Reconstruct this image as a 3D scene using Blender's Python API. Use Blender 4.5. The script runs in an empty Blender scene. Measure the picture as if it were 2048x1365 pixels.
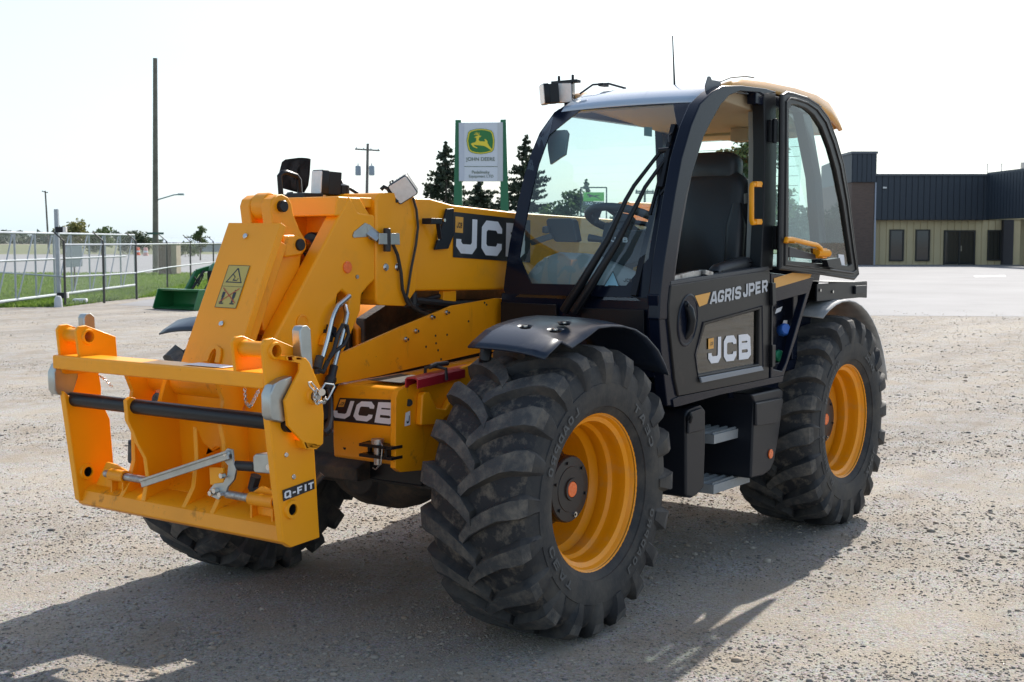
import bpy, bmesh, math, random
import numpy as np
from mathutils import Vector, Matrix
from mathutils.geometry import tessellate_polygon, delaunay_2d_cdt
random.seed(7); rng = np.random.default_rng(7)
S = bpy.context.scene
COL = S.collection

# ---------------------------------------------------------------- camera
F_PX, W_PX, H_PX = 2585.0, 2048.0, 1365.0
CAM = Vector((4.5872, 4.1148, 1.6866))
YAW, PIT = math.radians(216.388), math.radians(-4.378)
FW = Vector((math.cos(YAW)*math.cos(PIT), math.sin(YAW)*math.cos(PIT), math.sin(PIT)))
RT = FW.cross(Vector((0, 0, 1))).normalized()
UP = RT.cross(FW)
cd = bpy.data.cameras.new('camera')
cam = bpy.data.objects.new('camera', cd); COL.objects.link(cam)
cd.sensor_width = 36.0; cd.lens = F_PX / W_PX * 36.0
cd.clip_start = 0.1; cd.clip_end = 5000
cam.matrix_world = Matrix(((RT.x, UP.x, -FW.x, CAM.x), (RT.y, UP.y, -FW.y, CAM.y), (RT.z, UP.z, -FW.z, CAM.z), (0, 0, 0, 1)))
cd.dof.use_dof = True; cd.dof.focus_distance = 6.3; cd.dof.aperture_fstop = 11
S.camera = cam

# ---------------------------------------------------------------- world, sun, exposure
SUN_EL, SUN_AZ = math.radians(38.0), math.radians(191.0)      # azimuth from +X, counter-clockwise
wd = bpy.data.worlds.new('World'); S.world = wd; wd.use_nodes = True
nt = wd.node_tree; nt.nodes.clear()
wo = nt.nodes.new('ShaderNodeOutputWorld'); bg = nt.nodes.new('ShaderNodeBackground')
sky = nt.nodes.new('ShaderNodeTexSky'); sky.sky_type = 'NISHITA'; sky.sun_disc = False
sky.sun_elevation = SUN_EL; sky.sun_rotation = math.radians(90) - SUN_AZ
sky.air_density = 1.0; sky.dust_density = 2.2; sky.ozone_density = 1.2
# thin bright cloud veil mixed over the sky
tc = nt.nodes.new('ShaderNodeTexCoord'); mp = nt.nodes.new('ShaderNodeMapping'); mp.inputs['Scale'].default_value = (1, 1, 3.2)
nz = nt.nodes.new('ShaderNodeTexNoise'); nz.inputs['Scale'].default_value = 1.7; nz.inputs['Detail'].default_value = 6; nz.inputs['Roughness'].default_value = .62
cr = nt.nodes.new('ShaderNodeMapRange'); cr.inputs[1].default_value = .30; cr.inputs[2].default_value = .70; cr.inputs[3].default_value = .55; cr.inputs[4].default_value = 1.0
mx = nt.nodes.new('ShaderNodeMix'); mx.data_type = 'RGBA'; mx.inputs[7].default_value = (5.1, 6.4, 7.2, 1)
nt.links.new(tc.outputs['Generated'], mp.inputs[0]); nt.links.new(mp.outputs[0], nz.inputs['Vector'])
sp = nt.nodes.new('ShaderNodeSeparateXYZ'); nt.links.new(tc.outputs['Generated'], sp.inputs[0])
el = nt.nodes.new('ShaderNodeMapRange'); el.inputs[1].default_value = .05; el.inputs[2].default_value = .60; el.inputs[3].default_value = .92; el.inputs[4].default_value = .16   # haze thins with height
mu = nt.nodes.new('ShaderNodeMath'); mu.operation = 'MULTIPLY'; nt.links.new(sp.outputs[2], el.inputs[0])
nt.links.new(nz.outputs[0], cr.inputs[0]); nt.links.new(cr.outputs[0], mu.inputs[0]); nt.links.new(el.outputs[0], mu.inputs[1]); nt.links.new(mu.outputs[0], mx.inputs[0])
nt.links.new(sky.outputs[0], mx.inputs[6]); nt.links.new(mx.outputs[2], bg.inputs[0])
bg.inputs[1].default_value = 0.108
nt.links.new(bg.outputs[0], wo.inputs[0])
ld = bpy.data.lights.new('sun', 'SUN'); ld.energy = 4.1; ld.angle = math.radians(0.6); ld.color = (1, .955, .88)
sun = bpy.data.objects.new('sun', ld); COL.objects.link(sun)
sd = Vector((math.cos(SUN_EL)*math.cos(SUN_AZ), math.cos(SUN_EL)*math.sin(SUN_AZ), math.sin(SUN_EL)))
sun.rotation_euler = sd.to_track_quat('Z', 'Y').to_euler(); sun.location = (-20, -5, 25)
S.view_settings.view_transform = 'Standard'; S.view_settings.look = 'None'
S.view_settings.gamma = 1; S.view_settings.exposure = 0.76; S.view_settings.use_curve_mapping = False

# ---------------------------------------------------------------- pixel helpers (a pixel is only a direction; the plane gives the place)
def ray(x, y): return FW + RT*((x-W_PX/2)/F_PX) - UP*((y-H_PX/2)/F_PX)
def PX(x, y, ax, v):
    d = ray(x, y); i = 'xyz'.index(ax); return CAM + d*((v-CAM[i])/d[i])
def PD(x, y, dist):                      # point at a given depth along the view axis
    return CAM + ray(x, y)*dist
def GR(x, y): return PX(x, y, 'z', 0.0)
def pxs(l, ax, v): return [PX(a, b, ax, v) for a, b in l]

# ---------------------------------------------------------------- mesh builder
class MB:
    def __init__(s): s.v = []; s.f = []; s.m = []
    def add(s, vs, fs, mi=0):
        o = len(s.v); s.v += [tuple(v) for v in vs]; s.f += [tuple(i+o for i in f) for f in fs]; s.m += [mi]*len(fs); return s
    def box(s, x0, x1, y0, y1, z0, z1, mi=0):
        x0, x1 = sorted((x0, x1)); y0, y1 = sorted((y0, y1)); z0, z1 = sorted((z0, z1))
        return s.add([(x0,y0,z0),(x1,y0,z0),(x1,y1,z0),(x0,y1,z0),(x0,y0,z1),(x1,y0,z1),(x1,y1,z1),(x0,y1,z1)],
                     [(3,2,1,0),(4,5,6,7),(0,1,5,4),(1,2,6,5),(2,3,7,6),(3,0,4,7)], mi)
    def obox(s, c, ax, ay, az, mi=0):    # centre and three half-axis vectors
        c, ax, ay, az = map(Vector, (c, ax, ay, az)); vs = []
        if ax.cross(ay).dot(az) < 0: ax = -ax
        for k in (-1, 1):
            for j, i in ((-1,-1),(-1,1),(1,1),(1,-1)): vs.append(c+ax*i+ay*j+az*k)
        return s.add(vs, [(3,2,1,0),(4,5,6,7),(0,1,5,4),(1,2,6,5),(2,3,7,6),(3,0,4,7)], mi)
    def beam(s, a, b, w, h, up=(0,0,1), mi=0):  # box along a-b
        a, b = Vector(a), Vector(b); d = b-a; u = Vector(up); sd_ = d.cross(u)
        if sd_.length < 1e-6: sd_ = d.cross(Vector((1,0,0)))
        sd_.normalize(); u = sd_.cross(d).normalized()
        return s.obox((a+b)/2, d/2, sd_*w/2, u*h/2, mi)
    def prism(s, pts, vec, holes=(), mi=0):
        pts = [Vector(p) for p in pts]; vec = Vector(vec)
        n = Vector((0,0,0))
        for i in range(len(pts)): n += pts[i].cross(pts[(i+1) % len(pts)])
        loops = [pts] + [[Vector(p) for p in h] for h in holes]
        allp = [p for l in loops for p in l]; N = len(allp)
        if holes:
            w_ = n.normalized(); e1 = (pts[1]-pts[0]).normalized(); e2 = w_.cross(e1); eds = []; o = 0
            for l in loops: eds += [(o+i, o+(i+1) % len(l)) for i in range(len(l))]; o += len(l)
            p2 = [((p-pts[0]).dot(e1), (p-pts[0]).dot(e2)) for p in allp]; r_ = delaunay_2d_cdt([Vector(p) for p in p2], eds, [], 0, 1e-7); lp2 = []; o = 0
            for l in loops: lp2.append(p2[o:o+len(l)]); o += len(l)
            def ins(q, P):
                c_ = False; j = len(P)-1
                for i in range(len(P)):
                    if (P[i][1] > q[1]) != (P[j][1] > q[1]) and q[0] < (P[j][0]-P[i][0])*(q[1]-P[i][1])/(P[j][1]-P[i][1])+P[i][0]: c_ = not c_
                    j = i
                return c_
            tris = []
            for f in r_[2]:
                t3 = tuple(r_[3][k][0] for k in f); q = (sum(p2[k][0] for k in t3)/3, sum(p2[k][1] for k in t3)/3)
                if ins(q, lp2[0]) and not any(ins(q, h_) for h_ in lp2[1:]): tris.append(t3)
        else: tris = tessellate_polygon(loops) if len(pts) > 4 else None
        vs = allp + [p+vec for p in allp]; fs = []
        if tris:
            for t in tris:
                a, b, c = (allp[k] for k in t)
                tt = t if (b-a).cross(c-a).dot(vec) < 0 else t[::-1]
                fs.append(tuple(tt)); fs.append(tuple(k+N for k in tt[::-1]))
        else:
            q = tuple(range(N)); q = q[::-1] if n.dot(vec) > 0 else q
            fs.append(q); fs.append(tuple(k+N for k in q[::-1]))
        o = 0
        for li, l in enumerate(loops):
            m = Vector((0,0,0))
            for i in range(len(l)): m += l[i].cross(l[(i+1) % len(l)])
            fl = (m.dot(vec) > 0) ^ (li > 0)
            for i in range(len(l)):
                a, b = o+i, o+(i+1) % len(l)
                fs.append((a, b, b+N, a+N) if fl else (b, a, a+N, b+N))
            o += len(l)
        return s.add(vs, fs, mi)
    def tube(s, path, r, n=10, closed=False, mi=0, caps=True):
        P = [Vector(p) for p in path]; k = len(P); rs = r if isinstance(r, (list, tuple)) else [r]*k
        vs = []; fr = None
        for i in range(k):
            if closed: t = (P[(i+1) % k]-P[i-1])
            else: t = P[min(i+1, k-1)]-P[max(i-1, 0)]
            t.normalize()
            if fr is None:
                fr = t.orthogonal().normalized()
            else:
                fr = (fr - t*fr.dot(t)).normalized()
            b = t.cross(fr)
            for j in range(n):
                a = 2*math.pi*j/n; vs.append(P[i]+(fr*math.cos(a)+b*math.sin(a))*rs[i])
        fs = []
        for i in range(k if closed else k-1):
            for j in range(n):
                a = i*n+j; b_ = i*n+(j+1) % n; c = ((i+1) % k)*n+(j+1) % n; d = ((i+1) % k)*n+j
                fs.append((a, b_, c, d))
        if not closed and caps: fs += [tuple(range(n))[::-1], tuple(range((k-1)*n, k*n))]
        return s.add(vs, fs, mi)
    def lathe(s, prof, c, axis, n=32, mi=0, close=False):      # prof: (radius, height along axis)
        c = Vector(c); ax = Vector(axis).normalized(); e1 = ax.orthogonal().normalized(); e2 = ax.cross(e1)
        vs = []; m = len(prof); fs = []
        for (r, h) in prof:
            for j in range(n):
                a = 2*math.pi*j/n; vs.append(c+ax*h+(e1*math.cos(a)+e2*math.sin(a))*r)
        for i in range(m if close else m-1):
            for j in range(n):
                i2 = (i+1) % m; fs.append((i*n+j, i*n+(j+1) % n, i2*n+(j+1) % n, i2*n+j))
        return s.add(vs, fs, mi)
    def cyl(s, a, b, r, n=20, mi=0, r2=None, ch=0.0):
        a, b = Vector(a), Vector(b); L = (b-a).length; r2 = r if r2 is None else r2
        p = [(1e-5, 0), (r-ch, 0), (r, ch), (r2, L-ch), (r2-ch, L), (1e-5, L)] if ch else [(1e-5, 0), (r, 0), (r2, L), (1e-5, L)]
        return s.lathe(p, a, b-a, n, mi)
    def loft(s, rings, mi=0, closed=True, caps=False):
        n = len(rings[0]); vs = [v for r in rings for v in r]; fs = []
        for i in range(len(rings)-1):
            for j in range(n if closed else n-1):
                fs.append((i*n+j, i*n+(j+1) % n, (i+1)*n+(j+1) % n, (i+1)*n+j))
        if caps: fs += [tuple(range(n))[::-1], tuple(range((len(rings)-1)*n, len(rings)*n))]
        return s.add(vs, fs, mi)
    def band(s, A, B, vec, mi=0):          # solid strip between two polylines, thickened by vec
        vec = Vector(vec); k = len(A); vs = [Vector(p) for p in A]+[Vector(p) for p in B]
        vs += [p+vec for p in vs]; fs = []
        for i in range(k-1):
            fs += [(i, i+1, k+i+1, k+i), (2*k+i, 3*k+i, 3*k+i+1, 2*k+i+1), (i, 2*k+i, 2*k+i+1, i+1), (k+i, k+i+1, 3*k+i+1, 3*k+i)]
        fs += [(0, k, 3*k, 2*k), (k-1, 3*k-1, 4*k-1, 2*k-1)]
        return s.add(vs, fs, mi)
    def ring(s, A, B, vec, mi=0):          # closed frame between two loops of equal count
        return s.band(list(A)+[A[0]], list(B)+[B[0]], vec, mi)

WPOS = {}
def wloc(o): return WPOS[o.name]
def link(name, me, parent=None, loc=(0, 0, 0)):
    o = bpy.data.objects.new(name, me); COL.objects.link(o)
    WPOS[o.name] = Vector(loc)
    if parent is not None:
        o.parent = parent; o.location = Vector(loc)-WPOS[parent.name]
    else: o.location = loc
    return o
def build(name, mb, mat, parent=None, bevel=0.0, smooth=35, seg=2, fix=True, origin=None):
    me = bpy.data.meshes.new(name)
    V = np.array(mb.v, dtype=float)
    c = Vector(((V[:,0].min()+V[:,0].max())/2, (V[:,1].min()+V[:,1].max())/2, V[:,2].min())) if origin is None else Vector(origin)
    me.from_pydata([(v[0]-c.x, v[1]-c.y, v[2]-c.z) for v in mb.v], [], mb.f)
    mats = mat if isinstance(mat, (list, tuple)) else [mat]
    for m in mats: me.materials.append(m)
    if len(mats) > 1: me.polygons.foreach_set('material_index', mb.m)
    if fix:
        bm = bmesh.new(); bm.from_mesh(me)
        bmesh.ops.remove_doubles(bm, verts=bm.verts, dist=1e-5)
        bmesh.ops.recalc_face_normals(bm, faces=bm.faces); bm.to_mesh(me); bm.free()
    if smooth:
        me.polygons.foreach_set('use_smooth', [True]*len(me.polygons))
        me.set_sharp_from_angle(angle=math.radians(smooth))
    o = link(name, me, parent, c)
    if bevel:
        b = o.modifiers.new('bevel', 'BEVEL'); b.width = bevel; b.segments = seg; b.limit_method = 'ANGLE'; b.angle_limit = math.radians(40); b.harden_normals = True
    return o
def empty(name, loc):
    o = bpy.data.objects.new(name, None); COL.objects.link(o); o.location = loc; o.empty_display_size = .2; WPOS[o.name] = Vector(loc); return o
def tag(o, label, cat, group=None):
    o['label'] = label; o['category'] = cat
    if group: o['group'] = group
    return o
def structure(o): o['kind'] = 'structure'; return o
def stuff(o): o['kind'] = 'stuff'; return o

# ---------------------------------------------------------------- materials
def mat(name, col, rough=.5, metal=0.0, coat=0.0, bump=0.0, bscale=40, var=0.0, vscale=3.0, dust=None, dscale=4.0, damt=(.5, .75), spec=.5, chips=0.0, dmax=.8):
    m = bpy.data.materials.new(name); m.use_nodes = True; t = m.node_tree; N = t.nodes; L = t.links
    b = N['Principled BSDF']; b.inputs['Roughness'].default_value = rough; b.inputs['Metallic'].default_value = metal
    b.inputs['Coat Weight'].default_value = coat; b.inputs['Coat Roughness'].default_value = .12
    b.inputs['Specular IOR Level'].default_value = spec
    co = N.new('ShaderNodeTexCoord'); out = None
    base = N.new('ShaderNodeRGB'); base.outputs[0].default_value = (*col, 1); out = base.outputs[0]
    if var:
        n = N.new('ShaderNodeTexNoise'); n.inputs['Scale'].default_value = vscale; n.inputs['Detail'].default_value = 6
        L.new(co.outputs['Object'], n.inputs['Vector'])
        mr = N.new('ShaderNodeMapRange'); mr.inputs[1].default_value = .3; mr.inputs[2].default_value = .7; mr.inputs[3].default_value = 1-var; mr.inputs[4].default_value = 1+var
        L.new(n.outputs[0], mr.inputs[0])
        x = N.new('ShaderNodeMix'); x.data_type = 'RGBA'; x.blend_type = 'MULTIPLY'; x.inputs[0].default_value = 1
        L.new(out, x.inputs[6]); L.new(mr.outputs[0], x.inputs[7]); out = x.outputs[2]
    if dust:
        n = N.new('ShaderNodeTexNoise'); n.inputs['Scale'].default_value = dscale; n.inputs['Detail'].default_value = 9; n.inputs['Roughness'].default_value = .68
        L.new(co.outputs['Object'], n.inputs['Vector'])
        mr = N.new('ShaderNodeMapRange'); mr.inputs[1].default_value = damt[0]; mr.inputs[2].default_value = damt[1]; mr.inputs[3].default_value = 0; mr.inputs[4].default_value = dmax
        L.new(n.outputs[0], mr.inputs[0])
        x = N.new('ShaderNodeMix'); x.data_type = 'RGBA'; x.inputs[7].default_value = (*dust, 1)
        L.new(mr.outputs[0], x.inputs[0]); L.new(out, x.inputs[6]); out = x.outputs[2]
        r2 = N.new('ShaderNodeMapRange'); r2.inputs[3].default_value = rough; r2.inputs[4].default_value = min(1, rough+.45)
        L.new(mr.outputs[0], r2.inputs[0]); L.new(r2.outputs[0], b.inputs['Roughness'])
    if chips:
        vo = N.new('ShaderNodeTexVoronoi'); vo.inputs['Scale'].default_value = 42; L.new(co.outputs['Object'], vo.inputs['Vector'])
        c1 = N.new('ShaderNodeMapRange'); c1.inputs[1].default_value = .10; c1.inputs[2].default_value = .06; L.new(vo.outputs['Distance'], c1.inputs[0])
        n = N.new('ShaderNodeTexNoise'); n.inputs['Scale'].default_value = 5; n.inputs['Detail'].default_value = 3; L.new(co.outputs['Object'], n.inputs['Vector'])
        c2 = N.new('ShaderNodeMapRange'); c2.inputs[1].default_value = .60; c2.inputs[2].default_value = .64; L.new(n.outputs[0], c2.inputs[0])
        n3 = N.new('ShaderNodeTexNoise'); n3.inputs['Scale'].default_value = 9; n3.inputs['Detail'].default_value = 8; n3.inputs['Roughness'].default_value = .75; mp_ = N.new('ShaderNodeMapping'); mp_.inputs['Scale'].default_value = (1, 1, .25); L.new(co.outputs['Object'], mp_.inputs[0]); L.new(mp_.outputs[0], n3.inputs['Vector'])
        c3 = N.new('ShaderNodeMapRange'); c3.inputs[1].default_value = .60; c3.inputs[2].default_value = .78; c3.inputs[4].default_value = .55; L.new(n3.outputs[0], c3.inputs[0])
        pr = N.new('ShaderNodeMath'); pr.operation = 'MULTIPLY'; L.new(c1.outputs[0], pr.inputs[0]); L.new(c2.outputs[0], pr.inputs[1])
        p2_ = N.new('ShaderNodeMath'); p2_.operation = 'MAXIMUM'; L.new(pr.outputs[0], p2_.inputs[0]); L.new(c3.outputs[0], p2_.inputs[1])
        p3_ = N.new('ShaderNodeMath'); p3_.operation = 'MULTIPLY'; p3_.inputs[1].default_value = chips; L.new(p2_.outputs[0], p3_.inputs[0])
        x = N.new('ShaderNodeMix'); x.data_type = 'RGBA'; x.inputs[7].default_value = (.10, .055, .03, 1); L.new(p3_.outputs[0], x.inputs[0]); L.new(out, x.inputs[6]); out = x.outputs[2]
    L.new(out, b.inputs['Base Color'])
    if bump:
        n = N.new('ShaderNodeTexNoise'); n.inputs['Scale'].default_value = bscale; n.inputs['Detail'].default_value = 5
        L.new(co.outputs['Object'], n.inputs['Vector'])
        bp = N.new('ShaderNodeBump'); bp.inputs['Strength'].default_value = bump; bp.inputs['Distance'].default_value = .01
        L.new(n.outputs[0], bp.inputs['Height']); L.new(bp.outputs[0], b.inputs['Normal'])
    return m
def glass(name, tint=(.86, .95, .93), refl=.06, rough=0.0):
    m = bpy.data.materials.new(name); m.use_nodes = True; t = m.node_tree; t.nodes.clear()
    o = t.nodes.new('ShaderNodeOutputMaterial'); mxs = t.nodes.new('ShaderNodeMixShader'); tr = t.nodes.new('ShaderNodeBsdfTransparent'); gl = t.nodes.new('ShaderNodeBsdfGlossy')
    tr.inputs[0].default_value = (*tint, 1); gl.inputs['Roughness'].default_value = rough
    fr = t.nodes.new('ShaderNodeLayerWeight'); fr.inputs[0].default_value = .5
    pw = t.nodes.new('ShaderNodeMath'); pw.operation = 'POWER'; pw.inputs[1].default_value = 4.0; t.links.new(fr.outputs['Facing'], pw.inputs[0])
    ml = t.nodes.new('ShaderNodeMath'); ml.operation = 'MULTIPLY_ADD'; ml.inputs[1].default_value = .9; ml.inputs[2].default_value = refl
    t.links.new(pw.outputs[0], ml.inputs[0]); t.links.new(ml.outputs[0], mxs.inputs[0]); t.links.new(tr.outputs[0], mxs.inputs[1]); t.links.new(gl.outputs[0], mxs.inputs[2]); t.links.new(mxs.outputs[0], o.inputs[0])
    return m
DUST = (.30, .25, .19)
M = dict(
    yellow=mat('paint_yellow', (.95, .362, .003), .40, coat=.12, spec=.35, chips=.5, var=.05, vscale=2.5, dust=(.50, .26, .06), dscale=3.0, damt=(.55, .95), dmax=.5, bump=.015, bscale=220),
    yellow_old=mat('paint_yellow_worn', (.89, .325, .003), .44, coat=.1, spec=.35, chips=.8, var=.08, vscale=4, dust=(.12, .06, .03), dscale=7, damt=(.62, .74), bump=.03, bscale=120),
    navy=mat('paint_dark_navy', (.006, .009, .020), .18, coat=.0, spec=.22, dust=DUST, dscale=5, damt=(.70, .98), dmax=.3),
    door_grey=mat('paint_dark_grey', (.020, .019, .020), .34, coat=.0, spec=.24, dust=DUST, dscale=4, damt=(.62, .98), dmax=.3),
    black_plastic=mat('black_plastic', (.013, .015, .021), .36, spec=.28, dust=DUST, dscale=6, damt=(.64, .95), dmax=.35, bump=.05, bscale=300),
    fender_plastic=mat('fender_plastic', (.014, .022, .040), .30, spec=.35, dust=(.34, .31, .27), dscale=5, damt=(.6, .95), dmax=.4, bump=.03, bscale=250),
    fender_glare=mat('fender_glare', (.24, .245, .25), .38, dust=(.55, .54, .53), dscale=3, damt=(.35, .60), dmax=.85),  # pale base and patches paint sun and sky glare onto dark plastic
    hub_black=mat('hub_black', (.014,.015,.018), .33, dust=DUST, dscale=10, damt=(.68,.95), dmax=.3),
    visor=mat('visor_sky_glare', (.36,.44,.54), .10, coat=1.0, spec=.9),  # pale blue base puts reflected sky glare into the colour
    black=mat('black_paint', (.009, .010, .013), .35, spec=.3, dust=DUST, dscale=8, damt=(.62, .9), dmax=.35),
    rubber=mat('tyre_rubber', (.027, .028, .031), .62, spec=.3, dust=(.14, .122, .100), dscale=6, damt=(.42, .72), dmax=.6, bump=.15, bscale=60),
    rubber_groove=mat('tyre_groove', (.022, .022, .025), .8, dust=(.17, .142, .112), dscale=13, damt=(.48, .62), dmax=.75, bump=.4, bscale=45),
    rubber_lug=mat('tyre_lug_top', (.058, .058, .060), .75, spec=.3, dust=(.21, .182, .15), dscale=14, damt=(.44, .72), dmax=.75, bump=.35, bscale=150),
    rubber_letter=mat('tyre_letter', (.075, .077, .08), .65, var=.2, vscale=30),
    rim=mat('rim_yellow', (.92, .33, .003), .38, coat=.1, spec=.35, dust=(.40, .28, .16), dscale=6, damt=(.52, .85), dmax=.55),
    zinc=mat('zinc_plate', (.44, .46, .45), .40, metal=.9, var=.12, vscale=14, dust=(.30, .26, .2), dscale=14, damt=(.58, .8), dmax=.6),
    steel=mat('bare_steel', (.42, .41, .40), .38, metal=.9, var=.2, vscale=20, dust=(.14, .08, .05), dscale=16, damt=(.5, .75), dmax=.8),
    chrome=mat('bright_bolt', (.65, .65, .64), .25, metal=1),
    dirty_iron=mat('dirty_iron', (.035, .032, .03), .7, dust=(.16, .115, .075), dscale=7, damt=(.45, .7), dmax=.8, bump=.3, bscale=60),
    hose=mat('hose_rubber', (.018, .018, .02), .5, dust=DUST, dscale=9, damt=(.6, .9), dmax=.4),
    dark=mat('dark_void', (.010, .010, .011), .8),
    red=mat('red_paint', (.34, .012, .022), .4, dust=DUST, dscale=8, damt=(.6, .9), dmax=.4),
    reflector=mat('orange_reflector', (.95, .16, .012), .22, coat=.6, var=.12, vscale=60, bump=.2, bscale=400),
    white_lens=mat('lamp_lens', (.72, .70, .68), .3, coat=.4, var=.08, vscale=40, dust=(.45, .40, .33), dscale=12, damt=(.5, .9), dmax=.5),
    white_print=mat('white_print', (.74, .74, .78), .45, dust=(.45, .40, .36), dscale=7, damt=(.6, .95), dmax=.5),
    grey_print=mat('grey_print', (.50, .51, .54), .45),
    black_print=mat('black_print', (.016, .017, .022), .35, coat=.2, dust=(.25, .2, .16), dscale=6, damt=(.62, .95), dmax=.4),
    yellow_print=mat('yellow_print', (.74, .36, .06), .45),
    warn_yellow=mat('warning_yellow', (.50, .40, .10), .45), red_print=mat('red_print', (.45, .06, .03), .5), blue_print=mat('blue_print', (.25, .5, .62), .45),
    seat=mat('seat_vinyl', (.020, .021, .025), .42, bump=.1, bscale=160), headliner=mat('headliner_beige', (.44, .35, .24), .85, bump=.1, bscale=200),
    dash=mat('dash_grey', (.30, .31, .30), .6, dust=(.36, .32, .27), dscale=5, damt=(.45, .85), dmax=.6), dash_dark=mat('dash_dark', (.05, .052, .058), .55),
    dash_cream=mat('dash_cream', (.55, .50, .40), .6),
    glass=glass('cab_glass', (.80, .92, .925), .08), side_glass=glass('side_glass', (.76, .91, .90), .06), dark_glass=glass('door_glass', (.20, .26, .235), .13),
    blue_cap=mat('blue_cap', (.03, .13, .5), .35), green_cap=mat('green_cap', (.02, .25, .12), .35),
    roof_orange=mat('roof_orange', (.78, .38, .08), .3, coat=.5, dust=(.62, .50, .38), dscale=3, damt=(.5, .9), dmax=.5),
)
def letter_strokes():
    g = {}
    g['J'] = [[(.84,1),(.84,.26),(.71,.13),(.29,.13),(.15,.26),(.15,.40)]]
    g['C'] = [[(.86,.66),(.86,.74),(.73,.87),(.27,.87),(.14,.74),(.14,.26),(.27,.13),(.73,.13),(.86,.26),(.86,.36)]]
    g['B'] = [[(.14,0),(.14,1)],[(.14,.87),(.70,.87),(.83,.79),(.83,.62),(.70,.53),(.14,.53)],[(.70,.53),(.86,.43),(.86,.22),(.72,.13),(.14,.13)]]
    g['A'] = [[(.06,0),(.42,1)],[(.42,.90),(.58,.90)],[(.58,1),(.94,0)],[(.2,.27),(.8,.27)]]
    g['G'] = [[(.86,.68),(.86,.76),(.73,.87),(.27,.87),(.14,.74),(.14,.26),(.27,.13),(.73,.13),(.86,.26),(.86,.46)],[(.52,.46),(.86,.46)]]
    g['R'] = [[(.13,0),(.13,1)],[(.13,.87),(.72,.87),(.86,.77),(.86,.55),(.72,.44),(.13,.44)],[(.58,.44),(.88,0)]]
    g['I'] = [[(.5,0),(.5,1)]]
    g['S'] = [[(.86,.70),(.86,.77),(.73,.87),(.27,.87),(.14,.78),(.14,.61),(.27,.52),(.73,.48),(.86,.39),(.86,.22),(.73,.13),(.27,.13),(.14,.23),(.14,.31)]]
    g['P'] = [[(.13,0),(.13,1)],[(.13,.87),(.73,.87),(.86,.77),(.86,.52),(.73,.40),(.13,.40)]]
    g['E'] = [[(.13,0),(.13,1)],[(.13,.87),(.9,.87)],[(.13,.5),(.82,.5)],[(.13,.13),(.9,.13)]]
    g['F'] = [[(.13,0),(.13,1)],[(.13,.87),(.9,.87)],[(.13,.46),(.8,.46)]]
    g['T'] = [[(.5,0),(.5,.87)],[(.03,.87),(.97,.87)]]
    g['Q'] = [[(.5,.87),(.27,.87),(.14,.74),(.14,.26),(.27,.13),(.73,.13),(.86,.26),(.86,.74),(.73,.87),(.5,.87)],[(.60,.30),(.95,-.02)]]
    g['-'] = [[(.1,.46),(.9,.46)]]
    g['M'] = [[(.1,0),(.1,1)],[(.1,.9),(.5,.35),(.9,.9)],[(.9,0),(.9,1)]]
    g['H'] = [[(.13,0),(.13,1)],[(.87,0),(.87,1)],[(.13,.5),(.87,.5)]]
    g['L'] = [[(.13,1),(.13,.13),(.9,.13)]]
    g['N'] = [[(.13,0),(.13,1)],[(.13,.95),(.87,.05)],[(.87,0),(.87,1)]]
    g['X'] = [[(.08,0),(.92,1)],[(.08,1),(.92,0)]]
    g['O'] = [[(.5,.87),(.27,.87),(.14,.74),(.14,.26),(.27,.13),(.73,.13),(.86,.26),(.86,.74),(.73,.87),(.5,.87)]]
    g['D'] = [[(.13,0),(.13,1)],[(.13,.87),(.66,.87),(.86,.72),(.86,.28),(.66,.13),(.13,.13)]]
    g['K'] = [[(.13,0),(.13,1)],[(.13,.42),(.88,1)],[(.36,.56),(.9,0)]]
    g['U'] = [[(.14,1),(.14,.26),(.27,.13),(.73,.13),(.86,.26),(.86,1)]]
    return g
GLY = letter_strokes()
def thick(pl, w):
    P = [Vector((a, b, 0)) for a, b in pl]; L = []; R = []
    for i in range(len(P)):
        d0 = (P[i]-P[i-1]).normalized() if i else (P[1]-P[0]).normalized()
        d1 = (P[i+1]-P[i]).normalized() if i < len(P)-1 else d0
        n0 = Vector((-d0.y, d0.x, 0)); n1 = Vector((-d1.y, d1.x, 0)); n = (n0+n1)
        n = n.normalized(); k = min(1/max(.35, n.dot(n0)), 1.6)
        L.append(P[i]+n*w*k/2); R.append(P[i]-n*w*k/2)
    return L, R
def word(mb, txt, fn, cw=1.0, gap=.16, w=.26, shear=0.0, dz=.0003, widths={}, aspect=1.0):
    """letters laid on fn(u, v, h) with u,v in 0..1 over the whole word"""
    tot = sum(widths.get(c, cw) for c in txt)+gap*(len(txt)-1); u0 = 0; k = 0
    for c in txt:
        cwc = widths.get(c, cw)
        for st in GLY.get(c, []):
            # strokes are thickened in a space where letter height = 1 and width = cwc
            L, R = thick([(a*cwc, b) for a, b in st], w); k += 1
            A = [fn((u0+p.x+shear*(p.y-.5))/tot, p.y, dz*(k % 5)) for p in L]; B = [fn((u0+p.x+shear*(p.y-.5))/tot, p.y, dz*(k % 5)) for p in R]
            n = len(A); mb.add(A+B, [(i, i+1, n+i+1, n+i) for i in range(n-1)])
        u0 += cwc+gap
    return mb
def quad_fn(tl, tr, br, bl, nrm, off):
    tl, tr, br, bl, nrm = map(Vector, (tl, tr, br, bl, nrm))
    return lambda u, v, h=0: (bl*(1-u)+br*u)*(1-v)+(tl*(1-u)+tr*u)*v+nrm*(off+h)
def quad_plate(mb, tl, tr, br, bl, nrm, off, th=.0008, mi=0):
    nrm = Vector(nrm); return mb.prism([Vector(p)+nrm*off for p in (bl, br, tr, tl)], nrm*th, mi=mi)
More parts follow.
